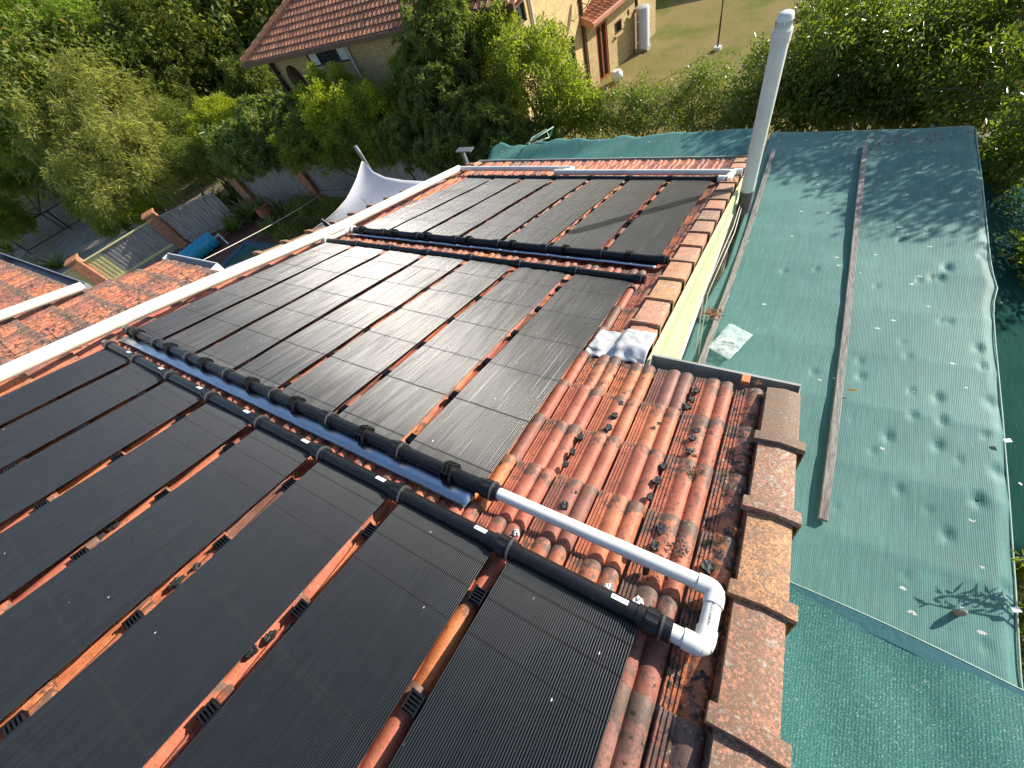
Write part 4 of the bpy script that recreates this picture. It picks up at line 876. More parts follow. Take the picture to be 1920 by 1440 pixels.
# lower dark cloth past the outer edge
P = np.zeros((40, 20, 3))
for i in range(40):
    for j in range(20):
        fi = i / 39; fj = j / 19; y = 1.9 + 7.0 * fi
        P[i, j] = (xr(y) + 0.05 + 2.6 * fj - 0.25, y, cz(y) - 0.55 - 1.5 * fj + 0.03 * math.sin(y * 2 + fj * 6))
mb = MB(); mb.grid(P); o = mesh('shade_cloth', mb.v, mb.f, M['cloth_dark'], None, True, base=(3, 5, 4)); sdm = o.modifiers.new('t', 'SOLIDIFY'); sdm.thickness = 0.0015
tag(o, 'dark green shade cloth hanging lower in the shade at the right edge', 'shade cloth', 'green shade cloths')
# carport posts and rails holding the cloths
fr = thing('carport_frame', 'timber posts and rails hidden under the faded shade cloth', 'carport frame', (1.2, 4, 0))
for x, y in ((2.2, YF - .1), (-0.2, YF - .1), (2.0, 4.4), (1.9, 0.2), (2.0, -3.0)):
    mb = MB(); xx = min(x, xr(y) - .08); mb.box((xx, y, (cz(y) - .12) / 2), (0.09, 0.09, cz(y) - .12)); obj('post', mb, M['galv'], fr)
for y in (YF - .12, 4.4, 0.2, -3.0):
    mb = MB(); mb.box(((xr(y) - .35) / 2, y, cz(y) - 0.11), (xr(y) + .3, 0.05, 0.07)); obj('rail', mb, M['galv'], fr)
# timber battens on top of the cloth
def batten(label, pa, pb, w_, h, dz, seed):
    a = on_cloth(*pa, dz); b_ = on_cloth(*pb, dz); d = _n(b_ - a); sd = _n(np.cross(d, [0, 0, 1])); up = np.cross(sd, d); n = 40; g = random.Random(seed); mb = MB(); rows = []
    for i in range(n + 1):
        f = i / n; c_ = a + (b_ - a) * f + sd * (0.012 * math.sin(f * 5 + seed)) + up * (0.008 * math.sin(f * 4 + seed) + .05 * max(0, f - .75)); ww = w_ / 2 * (1 + g.uniform(-.05, .05)); hh = h / 2
        rows.append([c_ + sd * ww * p + up * hh * q for p, q in ((-1, -.9), (-1, .85), (-.9, 1), (.9, 1), (1, .85), (1, -.9), (.9, -1), (-.9, -1))])
    R_ = np.array(rows); K = 8; mb.add(R_.reshape(-1, 3), [(i * K + k, i * K + (k + 1) % K, (i + 1) * K + (k + 1) % K, (i + 1) * K + k) for i in range(n) for k in range(K)] + [tuple(range(K))[::-1], tuple(n * K + k for k in range(K))])
    return tag(obj('timber_batten', mb, M['timber'], base=(a + b_) / 2), label, 'timber batten', 'grey timber battens lying on the shade cloth')
batten('grey weathered timber batten along the middle of the shade cloth', (1624, 272), (1541, 975), 0.058, 0.035, -0.008, 1)
batten('grey weathered timber batten on the shade cloth nearest the tiled roof', (1452, 283), (1313, 690), 0.058, 0.035, 0.012, 2)
# clear plastic bag
cs = [on_cloth(*q, 0.02) for q in ((1367, 608), (1411, 629), (1367, 676), (1326, 653))]
P = np.zeros((16, 16, 3)); g = np.random.default_rng(8)
for i in range(16):
    for j in range(16):
        a, b_ = i / 15, j / 15; p = cs[0] * (1 - a) * (1 - b_) + cs[1] * (1 - a) * b_ + cs[2] * a * b_ + cs[3] * a * (1 - b_)
        P[i, j] = p + np.array([0.003 * math.sin(a * 14), .003 * math.sin(b_ * 12), 0.010 * math.sin(a * 5 + b_ * 6) * math.sin(b_ * 4) + 0.003 * math.sin(a * 21 + b_ * 4) + .014])
mb = MB(); mb.grid(P); bg_ = obj('plastic_bag', mb, M['bag'], base=cs[0], smooth=True); tag(bg_, 'crumpled clear plastic bag on the shade cloth beside the near batten', 'plastic bag')
sdm = bg_.modifiers.new('t', 'SOLIDIFY'); sdm.thickness = 0.001
mb = MB(); c_ = on_cloth(1371, 637, .05); vX = _n(cs[1] - cs[0]); vY = _n(cs[3] - cs[0]); mb.box(c_, (0.10, 0.03, 0.002), (vX, _n(np.cross([0, 0, 1.], vX)), np.array([0, 0, 1.]))); obj('bag_label', mb, M['sticker'], bg_)
# dry leaves on the cloth
for i, (px, py, s) in enumerate(((1330, 588, .10), (1700, 262, .22), (1338, 500, .05))):
    c0 = on_cloth(px, py, .03); mb = MB(); g = random.Random(i)
    for k in range(90):
        p = c0 + np.array([g.gauss(0, s * (1.6 if i == 1 else .6)), g.gauss(0, s * .35), g.uniform(0, .03)]); a = g.uniform(0, 6.28); l = g.uniform(.012, .03)
        dv = np.array([math.cos(a), math.sin(a), g.uniform(-.3, .3)]) * l; sd = np.array([-math.sin(a), math.cos(a), .2]) * l * .35; mb.add([p - dv, p + sd, p + dv, p - sd], [(0, 1, 2, 3)])
    o = tag(obj('dry_leaves', mb, M['leaflitter'], base=c0), 'scattered reddish dry leaves lying on the green shade cloth', 'dry leaves', 'dry leaves on the shade cloth', 'stuff')
# yellow leaf
p = on_cloth(1597, 732, .012); mb = MB(); mb.add([p + np.array([-.045, 0, 0]), p + np.array([0, .012, .012]), p + np.array([.05, .01, .0]), p + np.array([0, -.014, .01])], [(0, 1, 2, 3)]); tag(obj('fallen_leaf', mb, M['l_orange'], base=p), 'single yellow fallen leaf on the cloth beside the middle batten', 'leaf')
# cables between wall and cloth
mb = MB()
for k in range(2):
    a = RP(-0.40 + .02 * k, VEND - .6, -0.12); b_ = RP(-0.33 + .03 * k, 3.0, -0.2); c_ = np.array([-0.30 + .03 * k, 2.6, cz(2.6) + .05]); mb.tube([a, (a + b_) / 2 + np.array([.03, 0, -.15 * (k + 1) / 2]), b_, c_], 0.004, 6)
tag(obj('loose_cables', mb, M['pvc_cream'], base=RP(-.4, 5, 0), smooth=True), 'thin pale cables hanging along the gable wall beside the vent pipe', 'cable')

# ------------------------------------------------------------------ shade sail, rope
def sail_pt(px, py, z): return on_z(px, py, z)
A_ = on_z(680, 306, 4.9)
LE = [(679, 303), (668, 338), (651, 372), (630, 396), (610, 414), (585, 432), (558, 450), (520, 469), (485, 483), (425, 502)]
RE = [(682, 303), (698, 321), (722, 332), (758, 338), (800, 340), (842, 337)]
Lp = np.array([on_z(*q, 4.9 - .5 * k / 9) for k, q in enumerate(LE)]); Rp = np.array([on_z(*q, 4.9 - .15 * k / 5) for k, q in enumerate(RE)])
def along(Q, t_):
    return np.array([np.interp(t_, np.linspace(0, 1, len(Q)), Q[:, k]) for k in range(3)])
P = np.array([[along(Lp, i / 36) * (1 - j / 24) + along(Rp, i / 36) * (j / 24) + np.array([0, 0, -.12 * math.sin(math.pi * j / 24) * math.sin(math.pi * i / 36)]) for j in range(25)] for i in range(37)])
mb = MB(); mb.grid(P)
so2 = mesh('shade_sail', mb.v, mb.f, M['sail'], None, True, base=A_); tag(so2, 'white triangular shade sail stretched beside the roof over the pool', 'shade sail'); sdm = so2.modifiers.new('t', 'SOLIDIFY'); sdm.thickness = 0.003
mb = MB(); mb.tube([along(Lp, k / 30) for k in range(31)], 0.014, 6); obj('hem', mb, M['rope'], so2, True)
mb = MB(); pa = A_ + np.array([-.12, .12, .05]); mb.tube([(pa[0] - .1, pa[1] + .15, 0), (pa[0] + 0.0, pa[1] + .05, A_[2] + .1), (pa[0] + .02, pa[1] + .02, A_[2] + .34)], 0.055, 14); tag(obj('sail_post', mb, M['galv'], base=(pa[0] - .1, pa[1] + .15, 0), smooth=True), 'green grey steel post holding the upper corner of the white sail', 'post')
ra = on_z(372, 492, 4.4); rb = on_y(628, 346, 11.9)
mb = MB(); mb.tube([ra + (rb - ra) * t_ + np.array([0, 0, -.12 * math.sin(math.pi * t_)]) for t_ in np.linspace(0, 1, 14)], 0.011, 6)
tag(obj('rope', mb, M['rope'], base=ra, smooth=True), 'thin pale rope strung across above the pool', 'rope')
# grey post with small plate behind the far cloth
p = on_y(873, 300, 8.6); mb = MB(); mb.box((p[0], p[1], p[2] / 2 + .1), (0.09, 0.09, p[2] + .3)); po = obj('steel_post', mb, M['galv'], base=(p[0], p[1], 0)); tag(po, 'grey steel post with a flat top plate left of the wrinkled cloth', 'post')
mb = MB(); mb.box((p[0] + .1, p[1], p[2] + .28), (0.5, 0.2, 0.03)); obj('top_plate', mb, M['galv'], po)

# ------------------------------------------------------------------ pool cover roller
a = on_z(340, 492, .45); b_ = on_z(402, 446, .45)
rl = thing('pool_cover_roller', 'blue rolled pool cover on its roller at the end of the pool', 'pool cover', ((a[0] + b_[0]) / 2, (a[1] + b_[1]) / 2, 0))
mb = MB(); k = 26; mb.tube([a + (b_ - a) * i / k for i in range(k + 1)], [0.40 + .025 * math.sin(i * 1.7) for i in range(k + 1)], 22); auto_smooth(obj('rolled_cover', mb, M['poolcover'], rl), 50)
mb = MB(); d = _n(b_ - a)
mb.tube([a - d * .3, b_ + d * .3], .05, 10); obj('axle', mb, M['pvc'], rl)
sd = np.cross(d, [0, 0, 1])
for e in (a - d * .28, b_ + d * .28):
    mb = MB(); mb.tube([np.array([e[0], e[1], 0]) + sd * .5, e + np.array([0, 0, .05]), np.array([e[0], e[1], 0]) - sd * .5], 0.045, 8); obj('stand', mb, M['pvc'], rl)

# ------------------------------------------------------------------ fences, pillars, gate
def pillar(label, x, y, w_=0.55, h=2.05):
    t_ = thing('brick_pillar', label, 'pillar', (x, y, 0), 'brick pillars of the yard fence'); ang = FANG
    X = np.array([math.cos(ang), math.sin(ang), 0]); Y = np.array([-math.sin(ang), math.cos(ang), 0]); Z = np.array([0, 0, 1.])
    mb = MB(); mb.box((x, y, h / 2), (w_, w_, h), (X, Y, Z)); obj('shaft', mb, M['brick_r'], t_)
    mb = MB(); mb.box((x, y, h + .045), (w_ + .12, w_ + .12, .09), (X, Y, Z), .01); obj('cap_course', mb, M['brick_r'], t_); return t_
def paling(label, x0_, y0_, x1_, y1_, h, mat, mix=None, group='timber fence panels of the yard'):
    t_ = thing('paling_fence', label, 'fence', ((x0_ + x1_) / 2, (y0_ + y1_) / 2, 0), group); L = math.hypot(x1_ - x0_, y1_ - y0_); X = np.array([(x1_ - x0_) / L, (y1_ - y0_) / L, 0]); Y = np.array([-X[1], X[0], 0]); Z = np.array([0, 0, 1.])
    n = int(L / 0.115); g = random.Random(int(L * 100)); A = {0: MB(), 1: MB()}
    for i in range(n):
        c = np.array([x0_, y0_, 0]) + X * (i + .5) * L / n; hh = h * g.uniform(.97, 1.0); k = 1 if mix and mix(i / n) else 0
        A[k].box(c + Y * (0.012 * (i % 2)) + Z * hh / 2, (L / n * .93, 0.016, hh), (_n(X + Z * g.uniform(-.008, .008)), Y, Z))
    obj('palings', A[0], mat, t_)
    if A[1].v: obj('palings', A[1], M['fence_new'], t_)
    mb = MB(); mb.box((np.array([x0_, y0_, 0]) + np.array([x1_, y1_, 0])) / 2 + Z * (h + .03) , (L, .14, .05), (X, Y, Z)); obj('top_rail', mb, M['fence_new'] if mix else mat, t_)
    mb = MB(); mb.box((np.array([x0_, y0_, 0]) + np.array([x1_, y1_, 0])) / 2 + Z * .35 - Y * .05, (L, .05, .12), (X, Y, Z)); obj('lower_rail', mb, M['fence_new'] if mix else mat, t_)
    return t_
FANG = math.atan2(7.0 - 3.1, -28.9 + 31.2)
p2, p1 = (-31.2, 3.1), (-28.9, 7.0); d_ = (math.cos(FANG), math.sin(FANG))
pillar('brick pillar between the pale new and old grey fence panels, leftmost pillar', *p2); pillar('sunlit orange brick pillar beside the rolled blue pool cover', *p1)
paling('pale yellow new timber fence panel beside the leftmost brick pillar', -34.2, -2.0, p2[0] - .3 * d_[0], p2[1] - .3 * d_[1], 1.75, M['fence_new'], lambda f: True)
paling('grey paling fence panel with yellow new boards at its left end, between brick pillars', p2[0] + .3 * d_[0], p2[1] + .3 * d_[1], p1[0] - .3 * d_[0], p1[1] - .3 * d_[1], 1.75, M['fence_wood'], lambda f: f < .22)
p3 = (-25.2, 10.6); p4 = (-20.9, 11.7)
FANG = math.atan2(1.0, 4.0)
pk = (-25.9, 9.4); 
paling('dark grey dappled fence panel behind the rolled pool cover', p1[0] + .35, p1[1] + .25, pk[0], pk[1], 1.75, M['fence_wood'])
pillar('shaded brick pillar at the fence corner, behind the strap leaved plants', *p3); pillar('shaded brick pillar nearest the white sail', *p4)
paling('grey timber fence panel between the two shaded pillars', p3[0] + .3, p3[1] + .08, p4[0] - .3, p4[1] - .08, 1.8, M['fence_wood'])
paling('grey timber fence panel between the nearest shaded pillar and the white sail', p4[0] + .3, p4[1] + .05, -14.0, 12.2, 1.8, M['fence_wood'])
paling('grey timber fence running behind the shrubs beyond the shade cloths', -13.9, 12.2, 9.0, 12.4, 1.8, M['fence_wood'])
gt = thing('driveway_gate', 'dark metal driveway gate of thin upright bars', 'gate', (-46.5, 6.2, 0)); ga = np.array([-48.5, 3.6, 0]); gb = np.array([-45.0, 9.6, 0]); L = np.linalg.norm(gb - ga); gd = (gb - ga) / L
mb = MB()
for z in (0.25, 1.65): mb.tube([ga + [0, 0, z], gb + [0, 0, z]], .045, 6)
for f in (0, .5, 1): mb.tube([ga + gd * L * f, ga + gd * L * f + [0, 0, 1.7]], .05, 6)
obj('frame', mb, M['darkmetal'], gt); mb = MB()
for i in range(52): mb.tube([ga + gd * L * (i + .5) / 52 + [0, 0, .25], ga + gd * L * (i + .5) / 52 + [0, 0, 1.75]], .018, 4)
obj('bars', mb, M['darkmetal'], gt)
pw_ = on_z(455, 190, 0.6); 
wl = thing('garden_wall', 'pale grey garden wall behind the left trees beside the neighbour house', 'wall', (pw_[0], pw_[1], 0))
mb = MB(); a = on_z(425, 195, 0); b_ = on_z(548, 200, 0); d = _n(b_ - a); mb.box((a + b_) / 2 + np.array([0, 0, .95]), (np.linalg.norm(b_ - a), .15, 1.9), (d, np.cross([0, 0, 1.], d), np.array([0, 0, 1.]))); obj('panel', mb, simple('pale_wall', (0.36, 0.37, 0.38), .8, .25, 3, stretch=(1, 1, .3)), wl)
paling('dark timber fence along the far side of the neighbour lawn', -12, 31.5, 12, 33.5, 1.8, M['fence_wood'], None, None)

# ------------------------------------------------------------------ neighbour's two-storey house
EY, EZ = 14.0, CAM_H - 3.6
nh = thing('neighbour_house', 'two storey cream brick house with red tiled hip roof behind the trees', 'house', (-15.3, 18, 0))
xl_, xr_, ya_, yb_ = -21.8, -8.9, 14.65, 20.3
def wallx(mb, x0_, x1_, y, th, z0, z1, holes):
    """wall along X at y with rectangular holes (xa, xb, za, zb), split into boxes"""
    zs = sorted({z0, z1} | {h[2] for h in holes} | {h[3] for h in holes})
    for za, zb in zip(zs[:-1], zs[1:]):
        cut = sorted([(h[0], h[1]) for h in holes if h[2] <= za + 1e-6 and h[3] >= zb - 1e-6]); x = x0_
        for a, b in cut + [(x1_, x1_)]:
            if a > x + 1e-6: mb.box(((x + a) / 2, y, (za + zb) / 2), (a - x, th, zb - za))
            x = max(x, b)
def wally(mb, y0_, y1_, x, th, z0, z1, holes):
    zs = sorted({z0, z1} | {h[2] for h in holes} | {h[3] for h in holes})
    for za, zb in zip(zs[:-1], zs[1:]):
        cut = sorted([(h[0], h[1]) for h in holes if h[2] <= za + 1e-6 and h[3] >= zb - 1e-6]); y = y0_
        for a, b in cut + [(y1_, y1_)]:
            if a > y + 1e-6: mb.box((x, (y + a) / 2, (za + zb) / 2), (th, a - y, zb - za))
            y = max(y, b)
def at_wall_a(px, py): return on_y(px, py, ya_ - .12)
wz1 = EZ + 0.02
wa, wb = at_wall_a(580, 100), at_wall_a(648, 118); 
H1 = (at_wall_a(578, 112)[0], at_wall_a(650, 100)[0], at_wall_a(594, 126)[2], at_wall_a(612, 92)[2])
H2 = (at_wall_a(752, 70)[0], at_wall_a(782, 62)[0], at_wall_a(765, 90)[2], at_wall_a(752, 56)[2])
HA = (at_wall_a(537, 140)[0], at_wall_a(572, 150)[0], 1.0, at_wall_a(545, 120)[2])
print('holes', H1, H2, HA)
mb = MB(); wallx(mb, xl_, xr_, ya_, .24, 0, wz1, [H1, H2, HA]); obj('wall', mb, M['brick_y'], nh)
def at_wall_b(px, py): d = ray(px, py); return CAM + d * ((xr_ + .13) / d[0])
HB1 = (at_wall_b(972, 20)[1], at_wall_b(992, 20)[1], at_wall_b(984, 48)[2], at_wall_b(975, 0)[2] + .25)
HB2 = (at_wall_b(1072, 110)[1], at_wall_b(1086, 110)[1], at_wall_b(1078, 145)[2], at_wall_b(1078, 68)[2])
print('HB', HB1, HB2)
mb = MB(); wally(mb, ya_ + .121, yb_, xr_ - .12, .24, 0, wz1, [HB1, HB2]); obj('wall', mb, M['brick_y'], nh)
mb = MB(); wally(mb, ya_ + .121, 24.0, xl_ + .12, .24, 0, wz1, []); wallx(mb, xl_ + .25, xr_ - .25, 24.0, .24, 0, wz1, []); wally(mb, yb_ + .01, 23.8, xr_ - .13, .22, 0, wz1, []); obj('wall', mb, M['brick_y'], nh)
def window(par, kind, c, w_, h, gm, bars=2, name='window'):
    ax = (np.array([1., 0, 0]), np.array([0, 1., 0]), np.array([0, 0, 1.])) if kind == 'x' else (np.array([0, 1., 0]), np.array([-1., 0, 0]), np.array([0, 0, 1.]))
    X, Y, Z = ax; mb = MB(); t_ = .05
    for s in (-1, 1): mb.box(c + X * s * (w_ / 2 - t_ / 2), (t_, .07, h), ax)
    for s in (-1, 1): mb.box(c + Z * s * (h / 2 - t_ / 2), (w_ - 2 * t_, .07, t_), ax)
    for i in range(1, bars): mb.box(c + X * (-w_ / 2 + w_ * i / bars), (t_, .065, h - 2 * t_), ax)
    f = obj(name, mb, M['darkmetal'], par)
    mb = MB(); mb.box(c + Y * .01, (w_ - .02, .012, h - .02), ax); obj('pane', mb, gm, f); return f
c_ = np.array([(H1[0] + H1[1]) / 2, ya_ - .04, (H1[2] + H1[3]) / 2]); wdt = H1[1] - H1[0]
window(nh, 'x', c_, wdt, H1[3] - H1[2], M['glass'], 4)
for s in (-.375, .375):
    mb = MB(); mb.box(c_ + np.array([wdt * s, -.012, 0]), (wdt * .2, .01, (H1[3] - H1[2]) * .92)); obj('curtain', mb, M['glass_c'], nh)
window(nh, 'x', np.array([(H2[0] + H2[1]) / 2, ya_ - .04, (H2[2] + H2[3]) / 2]), H2[1] - H2[0], H2[3] - H2[2], M['glass_c'], 1)
for Hh in (HB1, HB2): window(nh, 'y', np.array([xr_ - .10, (Hh[0] + Hh[1]) / 2, (Hh[2] + Hh[3]) / 2]), Hh[1] - Hh[0], Hh[3] - Hh[2], M['glass'], 2)
# arched opening: brick infill round a dark recess
mb = MB(); xa, xb, zt = HA[0], HA[1], HA[3]; k = 14; cxm = (xa + xb) / 2; r0 = (xb - xa) / 2; pts = []
for i in range(k + 1):
    an = math.pi * i / k; pts.append((cxm - math.cos(an) * r0, zt - r0 * 1.15 + math.sin(an) * r0 * 1.1))
vs = []; fs = []
for y in (ya_ - .119, ya_ + .119):
    for (x, z) in pts: vs.append((x, y, z))
    for (x, z) in pts: vs.append((x, y, zt))
n_ = k + 1
for i in range(k): fs += [(i, i + 1, n_ + i + 1, n_ + i), (2 * n_ + i + 1, 2 * n_ + i, 3 * n_ + i, 3 * n_ + i + 1), (i, 2 * n_ + i, 2 * n_ + i + 1, i + 1)]
mb.add(vs, fs); obj('arch', mb, M['brick_y'], nh)
mb = MB(); mb.box((cxm, ya_ + .6, zt / 2), (r0 * 2.2, .05, zt)); obj('recess', mb, M['doorwood'], nh)
# roof: hip at the left, faces as tiled slopes
NP = rad(24.0)
ex0, ex1, ey0 = -23.2, -8.25, 14.0; wdth = (24.6 - ey0) / 2; ridge_z = EZ + wdth * math.tan(NP); ridge_y = ey0 + wdth
Df = np.array([0, -math.cos(NP), -math.sin(NP)]); Nf = np.array([0, -math.sin(NP), math.cos(NP)]); Of = np.array([ex0, ridge_y, ridge_z]); Uf = np.array([1., 0, 0])
sl_ = wdth / math.cos(NP); TW2, TG2 = 0.235, 0.36; tl = []
nr = int(sl_ / TG2)
for k in range(nr + 1):
    v1 = sl_ - k * TG2 + .0
    ymid = (v1 - TG2 * .5) * math.cos(NP)       # distance from ridge in plan
    u_lo = wdth - ymid
    for i in range(int((ex1 - ex0) / TW2)):
        if i * TW2 > u_lo - .12: tl.append((i * TW2, v1, 1.0))
tile_field('roof', tl, nh, M['tile_far'], (Of, Uf, Df, Nf), prof=PROF_LO, ns=(0, .5, 1.0), thick=.05, seed=12, tw=TW2, tg=TG2, hs=1.9)
mb = MB(); A = np.array([ex0, ey0, EZ]); B = np.array([ex1, ey0, EZ]); Cc = np.array([ex1, ridge_y, ridge_z]); Dd = np.array([ex0 + wdth, ridge_y, ridge_z]); E_ = np.array([ex0, ey0 + 2 * wdth, EZ]); G_ = np.array([ex1, ey0 + 2 * wdth, EZ]); dn = np.array([0, 0, -.09])
mb.add([A + dn, B + dn, Cc + dn, Dd + dn, E_ + dn, G_ + dn], [(0, 1, 2, 3), (0, 3, 4), (4, 3, 2, 5), (1, 5, 2)]); obj('roof_underside', mb, M['tile_far'], nh)
Dl = np.array([-math.cos(NP), 0, -math.sin(NP)]); Nl = np.array([-math.sin(NP), 0, math.cos(NP)]); Ol = np.array([ex0 + wdth, ey0 + 2 * wdth, ridge_z]); Ul = np.array([0, -1., 0]); tl = []
for k in range(nr + 1):
    v1 = sl_ - k * TG2; m_ = wdth - (v1 - TG2 * .5) * math.cos(NP)
    for i in range(int(2 * wdth / TW2)):
        if m_ - .12 < i * TW2 < 2 * wdth - m_ - .1: tl.append((i * TW2, v1, 1.0))
tile_field('roof', tl, nh, M['tile_far'], (Ol, Ul, Dl, Nl), prof=PROF_LO, ns=(0, 1.0), thick=.05, seed=13, tw=TW2, tg=TG2, hs=1.9)
mb = MB(); n = 17
for i in range(n):
    a = A + (Dd - A) * i / n; b_ = A + (Dd - A) * (i + 1.06) / n; mb.tube([a + [0, 0, .03], b_ + [0, 0, .03]], [.15, .12], 8)
obj('hip_capping', mb, M['tile_far'], nh)
mb = MB(); mb.box(((ex0 + ex1) / 2, ey0 - .06, EZ - .10), (ex1 - ex0 + .1, .12, .16)); mb.box((ex0 - .06, ey0 + wdth, EZ - .10), (.12, 2 * wdth, .16)); obj('gutter', mb, M['brownmetal'], nh)
mb = MB(); mb.box(((ex0 + ex1) / 2, ey0 + .32, EZ - .2), (ex1 - ex0 - .02, .63, .04)); mb.box(((ex0 + xl_) / 2, ey0 + wdth, EZ - .2), (xl_ - ex0, 2 * wdth, .04)); obj('soffit', mb, M['brownmetal'], nh)
t0 = at_wall_a(648, 82); t1 = at_wall_a(676, 136)
mb = MB(); mb.tube([(t0[0], ya_ - .18, EZ - .22), (t0[0], ya_ - .18, 0)], .05, 10); obj('downpipe', mb, M['gutter_w'], nh)
t0 = at_wall_b(1000, 20); mb = MB(); mb.tube([(xr_ + .06, t0[1], EZ - .1), (xr_ + .06, t0[1], 0)], .045, 10); obj('downpipe', mb, M['gutter_w'], nh)
mb = MB(); mb.tube([(xr_ + .07, yb_ - .03, EZ - .1), (xr_ + .07, yb_ - .03, 0)], .07, 8); obj('downpipe', mb, M['brownmetal'], nh)
# posts under the left eave
mb = MB(); mb.box((xl_ - .05, ya_ - .3, EZ / 2 - .15), (.12, .12, EZ - .3)); obj('post', mb, M['darkmetal'], nh)
dishp = at_wall_b(1088, 8)
ds_ = thing('satellite_dish', 'small white satellite dish bracketed to the sunlit brick wall', 'satellite dish', (xr_ + .0, dishp[1], dishp[2]))
mb = MB(); cc = np.array([xr_ + .65, dishp[1], dishp[2] + .25]); dx = _n(np.array([.6, -.3, .75])); uu = _n(np.cross(dx, [0, 0, 1])); vv_ = np.cross(dx, uu)
rows = [[cc + dx * (.10 * (r / .33) ** 2) + (uu * math.cos(a) + vv_ * math.sin(a)) * r for a in np.linspace(0, 2 * math.pi, 20)] for r in (.01, .12, .22, .33)]
mb.grid(np.array(rows)); o = obj('dish', mb, M['pvc'], ds_, True); mm = o.modifiers.new('t', 'SOLIDIFY'); mm.thickness = .01
mb = MB(); mb.tube([(xr_, dishp[1], dishp[2] - .3), (xr_ + .4, dishp[1], dishp[2] - .1), cc], .018, 6); mb.tube([(xr_, dishp[1], dishp[2] + .1), (xr_ + .4, dishp[1], dishp[2] - .05)], .014, 6); obj('bracket', mb, M['darkmetal'], ds_)

# ---- single-storey wing
e0 = np.array([-8.75, 20.33, 0]); e1 = np.array([-7.30, 25.55, 0]); ed = _n(e1 - e0); en = np.array([ed[1], -ed[0], 0]); Z3 = np.array([0, 0, 1.]); EL = np.linalg.norm(e1 - e0)
ext = thing('house_wing', 'single storey cream brick wing with a low red tiled roof beside the lawn', 'house wing', (e0 + e1) / 2)
def at_ext(px, py): d = ray(px, py); t_ = (e0 + en * .0 - CAM).dot(en) / d.dot(en); p = CAM + d * t_; return (p - e0).dot(ed), p[2]
eh = at_ext(1124, 72)[1]
print('ext top', eh, 'door', at_ext(1121, 75), at_ext(1142, 150), 'win', at_ext(1152, 50), at_ext(1165, 60), 'tank', at_ext(1200, 50))
wl_h = 2.55
d0, d1 = at_ext(1122, 120)[0], at_ext(1143, 120)[0]; dtop = 2.15
hs_ = [(d0, d1, 0.0, dtop)]
for (a, b, top, bot) in (((1152, 55), (1166, 55), (1155, 42), (1155, 66)), ((1176, 25), (1180, 25), (1178, 18), (1178, 30)), ((1190, 8), (1196, 8), (1193, -3), (1193, 14))):
    hs_.append((at_ext(*a)[0], at_ext(*b)[0], at_ext(*bot)[1], min(2.3, at_ext(*top)[1])))
print('hs', hs_)
mb = MB(); zs = sorted({0, wl_h} | {h[2] for h in hs_} | {h[3] for h in hs_})
for za, zb in zip(zs[:-1], zs[1:]):
    cut = sorted([(h[0], h[1]) for h in hs_ if h[2] <= za + 1e-6 and h[3] >= zb - 1e-6]); x = 0
    for a, b in cut + [(EL, EL)]:
        if a > x + 1e-6: mb.box(e0 + ed * (x + a) / 2 - en * .12 + Z3 * (za + zb) / 2, (a - x, .24, zb - za), (ed, -en, Z3))
        x = max(x, b)
mb.box(e1 - en * 2.6 + ed * -.12 + Z3 * wl_h / 2, (4.7, .24, wl_h), (en, ed, Z3)); obj('wall', mb, M['brick_y'], ext)
for i, h in enumerate(hs_):
    c_ = e0 + ed * (h[0] + h[1]) / 2 - en * .10 + Z3 * (h[2] + h[3]) / 2; w_ = h[1] - h[0]; hh = h[3] - h[2]; ax = (ed, -en, Z3); fm = M['doorwood'] if i == 0 else M['brownmetal']
    mb = MB(); t_ = .09 if i == 0 else .05
    for s in (-1, 1): mb.box(c_ + ed * s * (w_ / 2 - t_ / 2), (t_, .16, hh), ax)
    for s in (-1, 1): mb.box(c_ + Z3 * s * (hh / 2 - t_ / 2), (w_ - 2 * t_, .16, t_), ax)
    if i == 0: mb.box(c_, (.07, .12, hh - .2), ax)
    f = obj('door' if i == 0 else 'window', mb, fm, ext); mb = MB(); mb.box(c_ - en * .04, (w_ - .04, .012, hh - .04), ax); obj('pane', mb, M['glass'], f)
    if i:
        mb = MB(); mb.box(e0 + ed * (h[0] + h[1]) / 2 + en * .03 + Z3 * (h[2] - .04), (w_ + .1, .14, .07), ax); obj('sill', mb, M['brick_y'], f)
WP = rad(17); ez = wl_h + .05; De = en * math.cos(WP) - Z3 * math.sin(WP); Ne = en * math.sin(WP) + Z3 * math.cos(WP); rl_ = 4.2; Oe = e0 - ed * .15 + en * .5 + Z3 * ez - De * rl_; tl = []
for k in range(int(rl_ / .3)):
    for i in range(int((EL + .4) / .23)): tl.append((i * .23, rl_ - k * .3, 1.0))
tile_field('roof', tl, ext, M['tile_far'], (Oe, ed, De, Ne), prof=PROF_LO, ns=(0, 1.0), thick=.045, seed=14, tw=.23, tg=.3, hs=1.2)
pc = lambda u, v, n_: Oe + ed * u + De * v + Ne * n_
mb = MB(); mb.add([pc(u, v, n_) for n_ in (-.12, -.06) for u, v in ((0, 0), (EL + .4, 0), (EL + .4, rl_), (0, rl_))], [(3, 2, 1, 0), (4, 5, 6, 7), (0, 1, 5, 4), (1, 2, 6, 5), (2, 3, 7, 6), (3, 0, 4, 7)]); obj('roof_lining', mb, M['brownmetal'], ext)
mb = MB(); mb.box(pc(EL / 2 + .2, rl_ + .05, -.05), (EL + .5, .11, .14), (ed, De, Ne)); obj('gutter', mb, M['salmon'], ext)
mb = MB(); mb.box(pc(-.03, rl_ - 1.2, -.06), (.05, 2.4, .26), (ed, De, Ne)); obj('barge_board', mb, M['salmon'], ext)
tk0, tkz = at_ext(1200, 60); tb = on_z(1203, 92, 0.02)
tkp = e0 + ed * (tb - e0).dot(ed) + en * .36
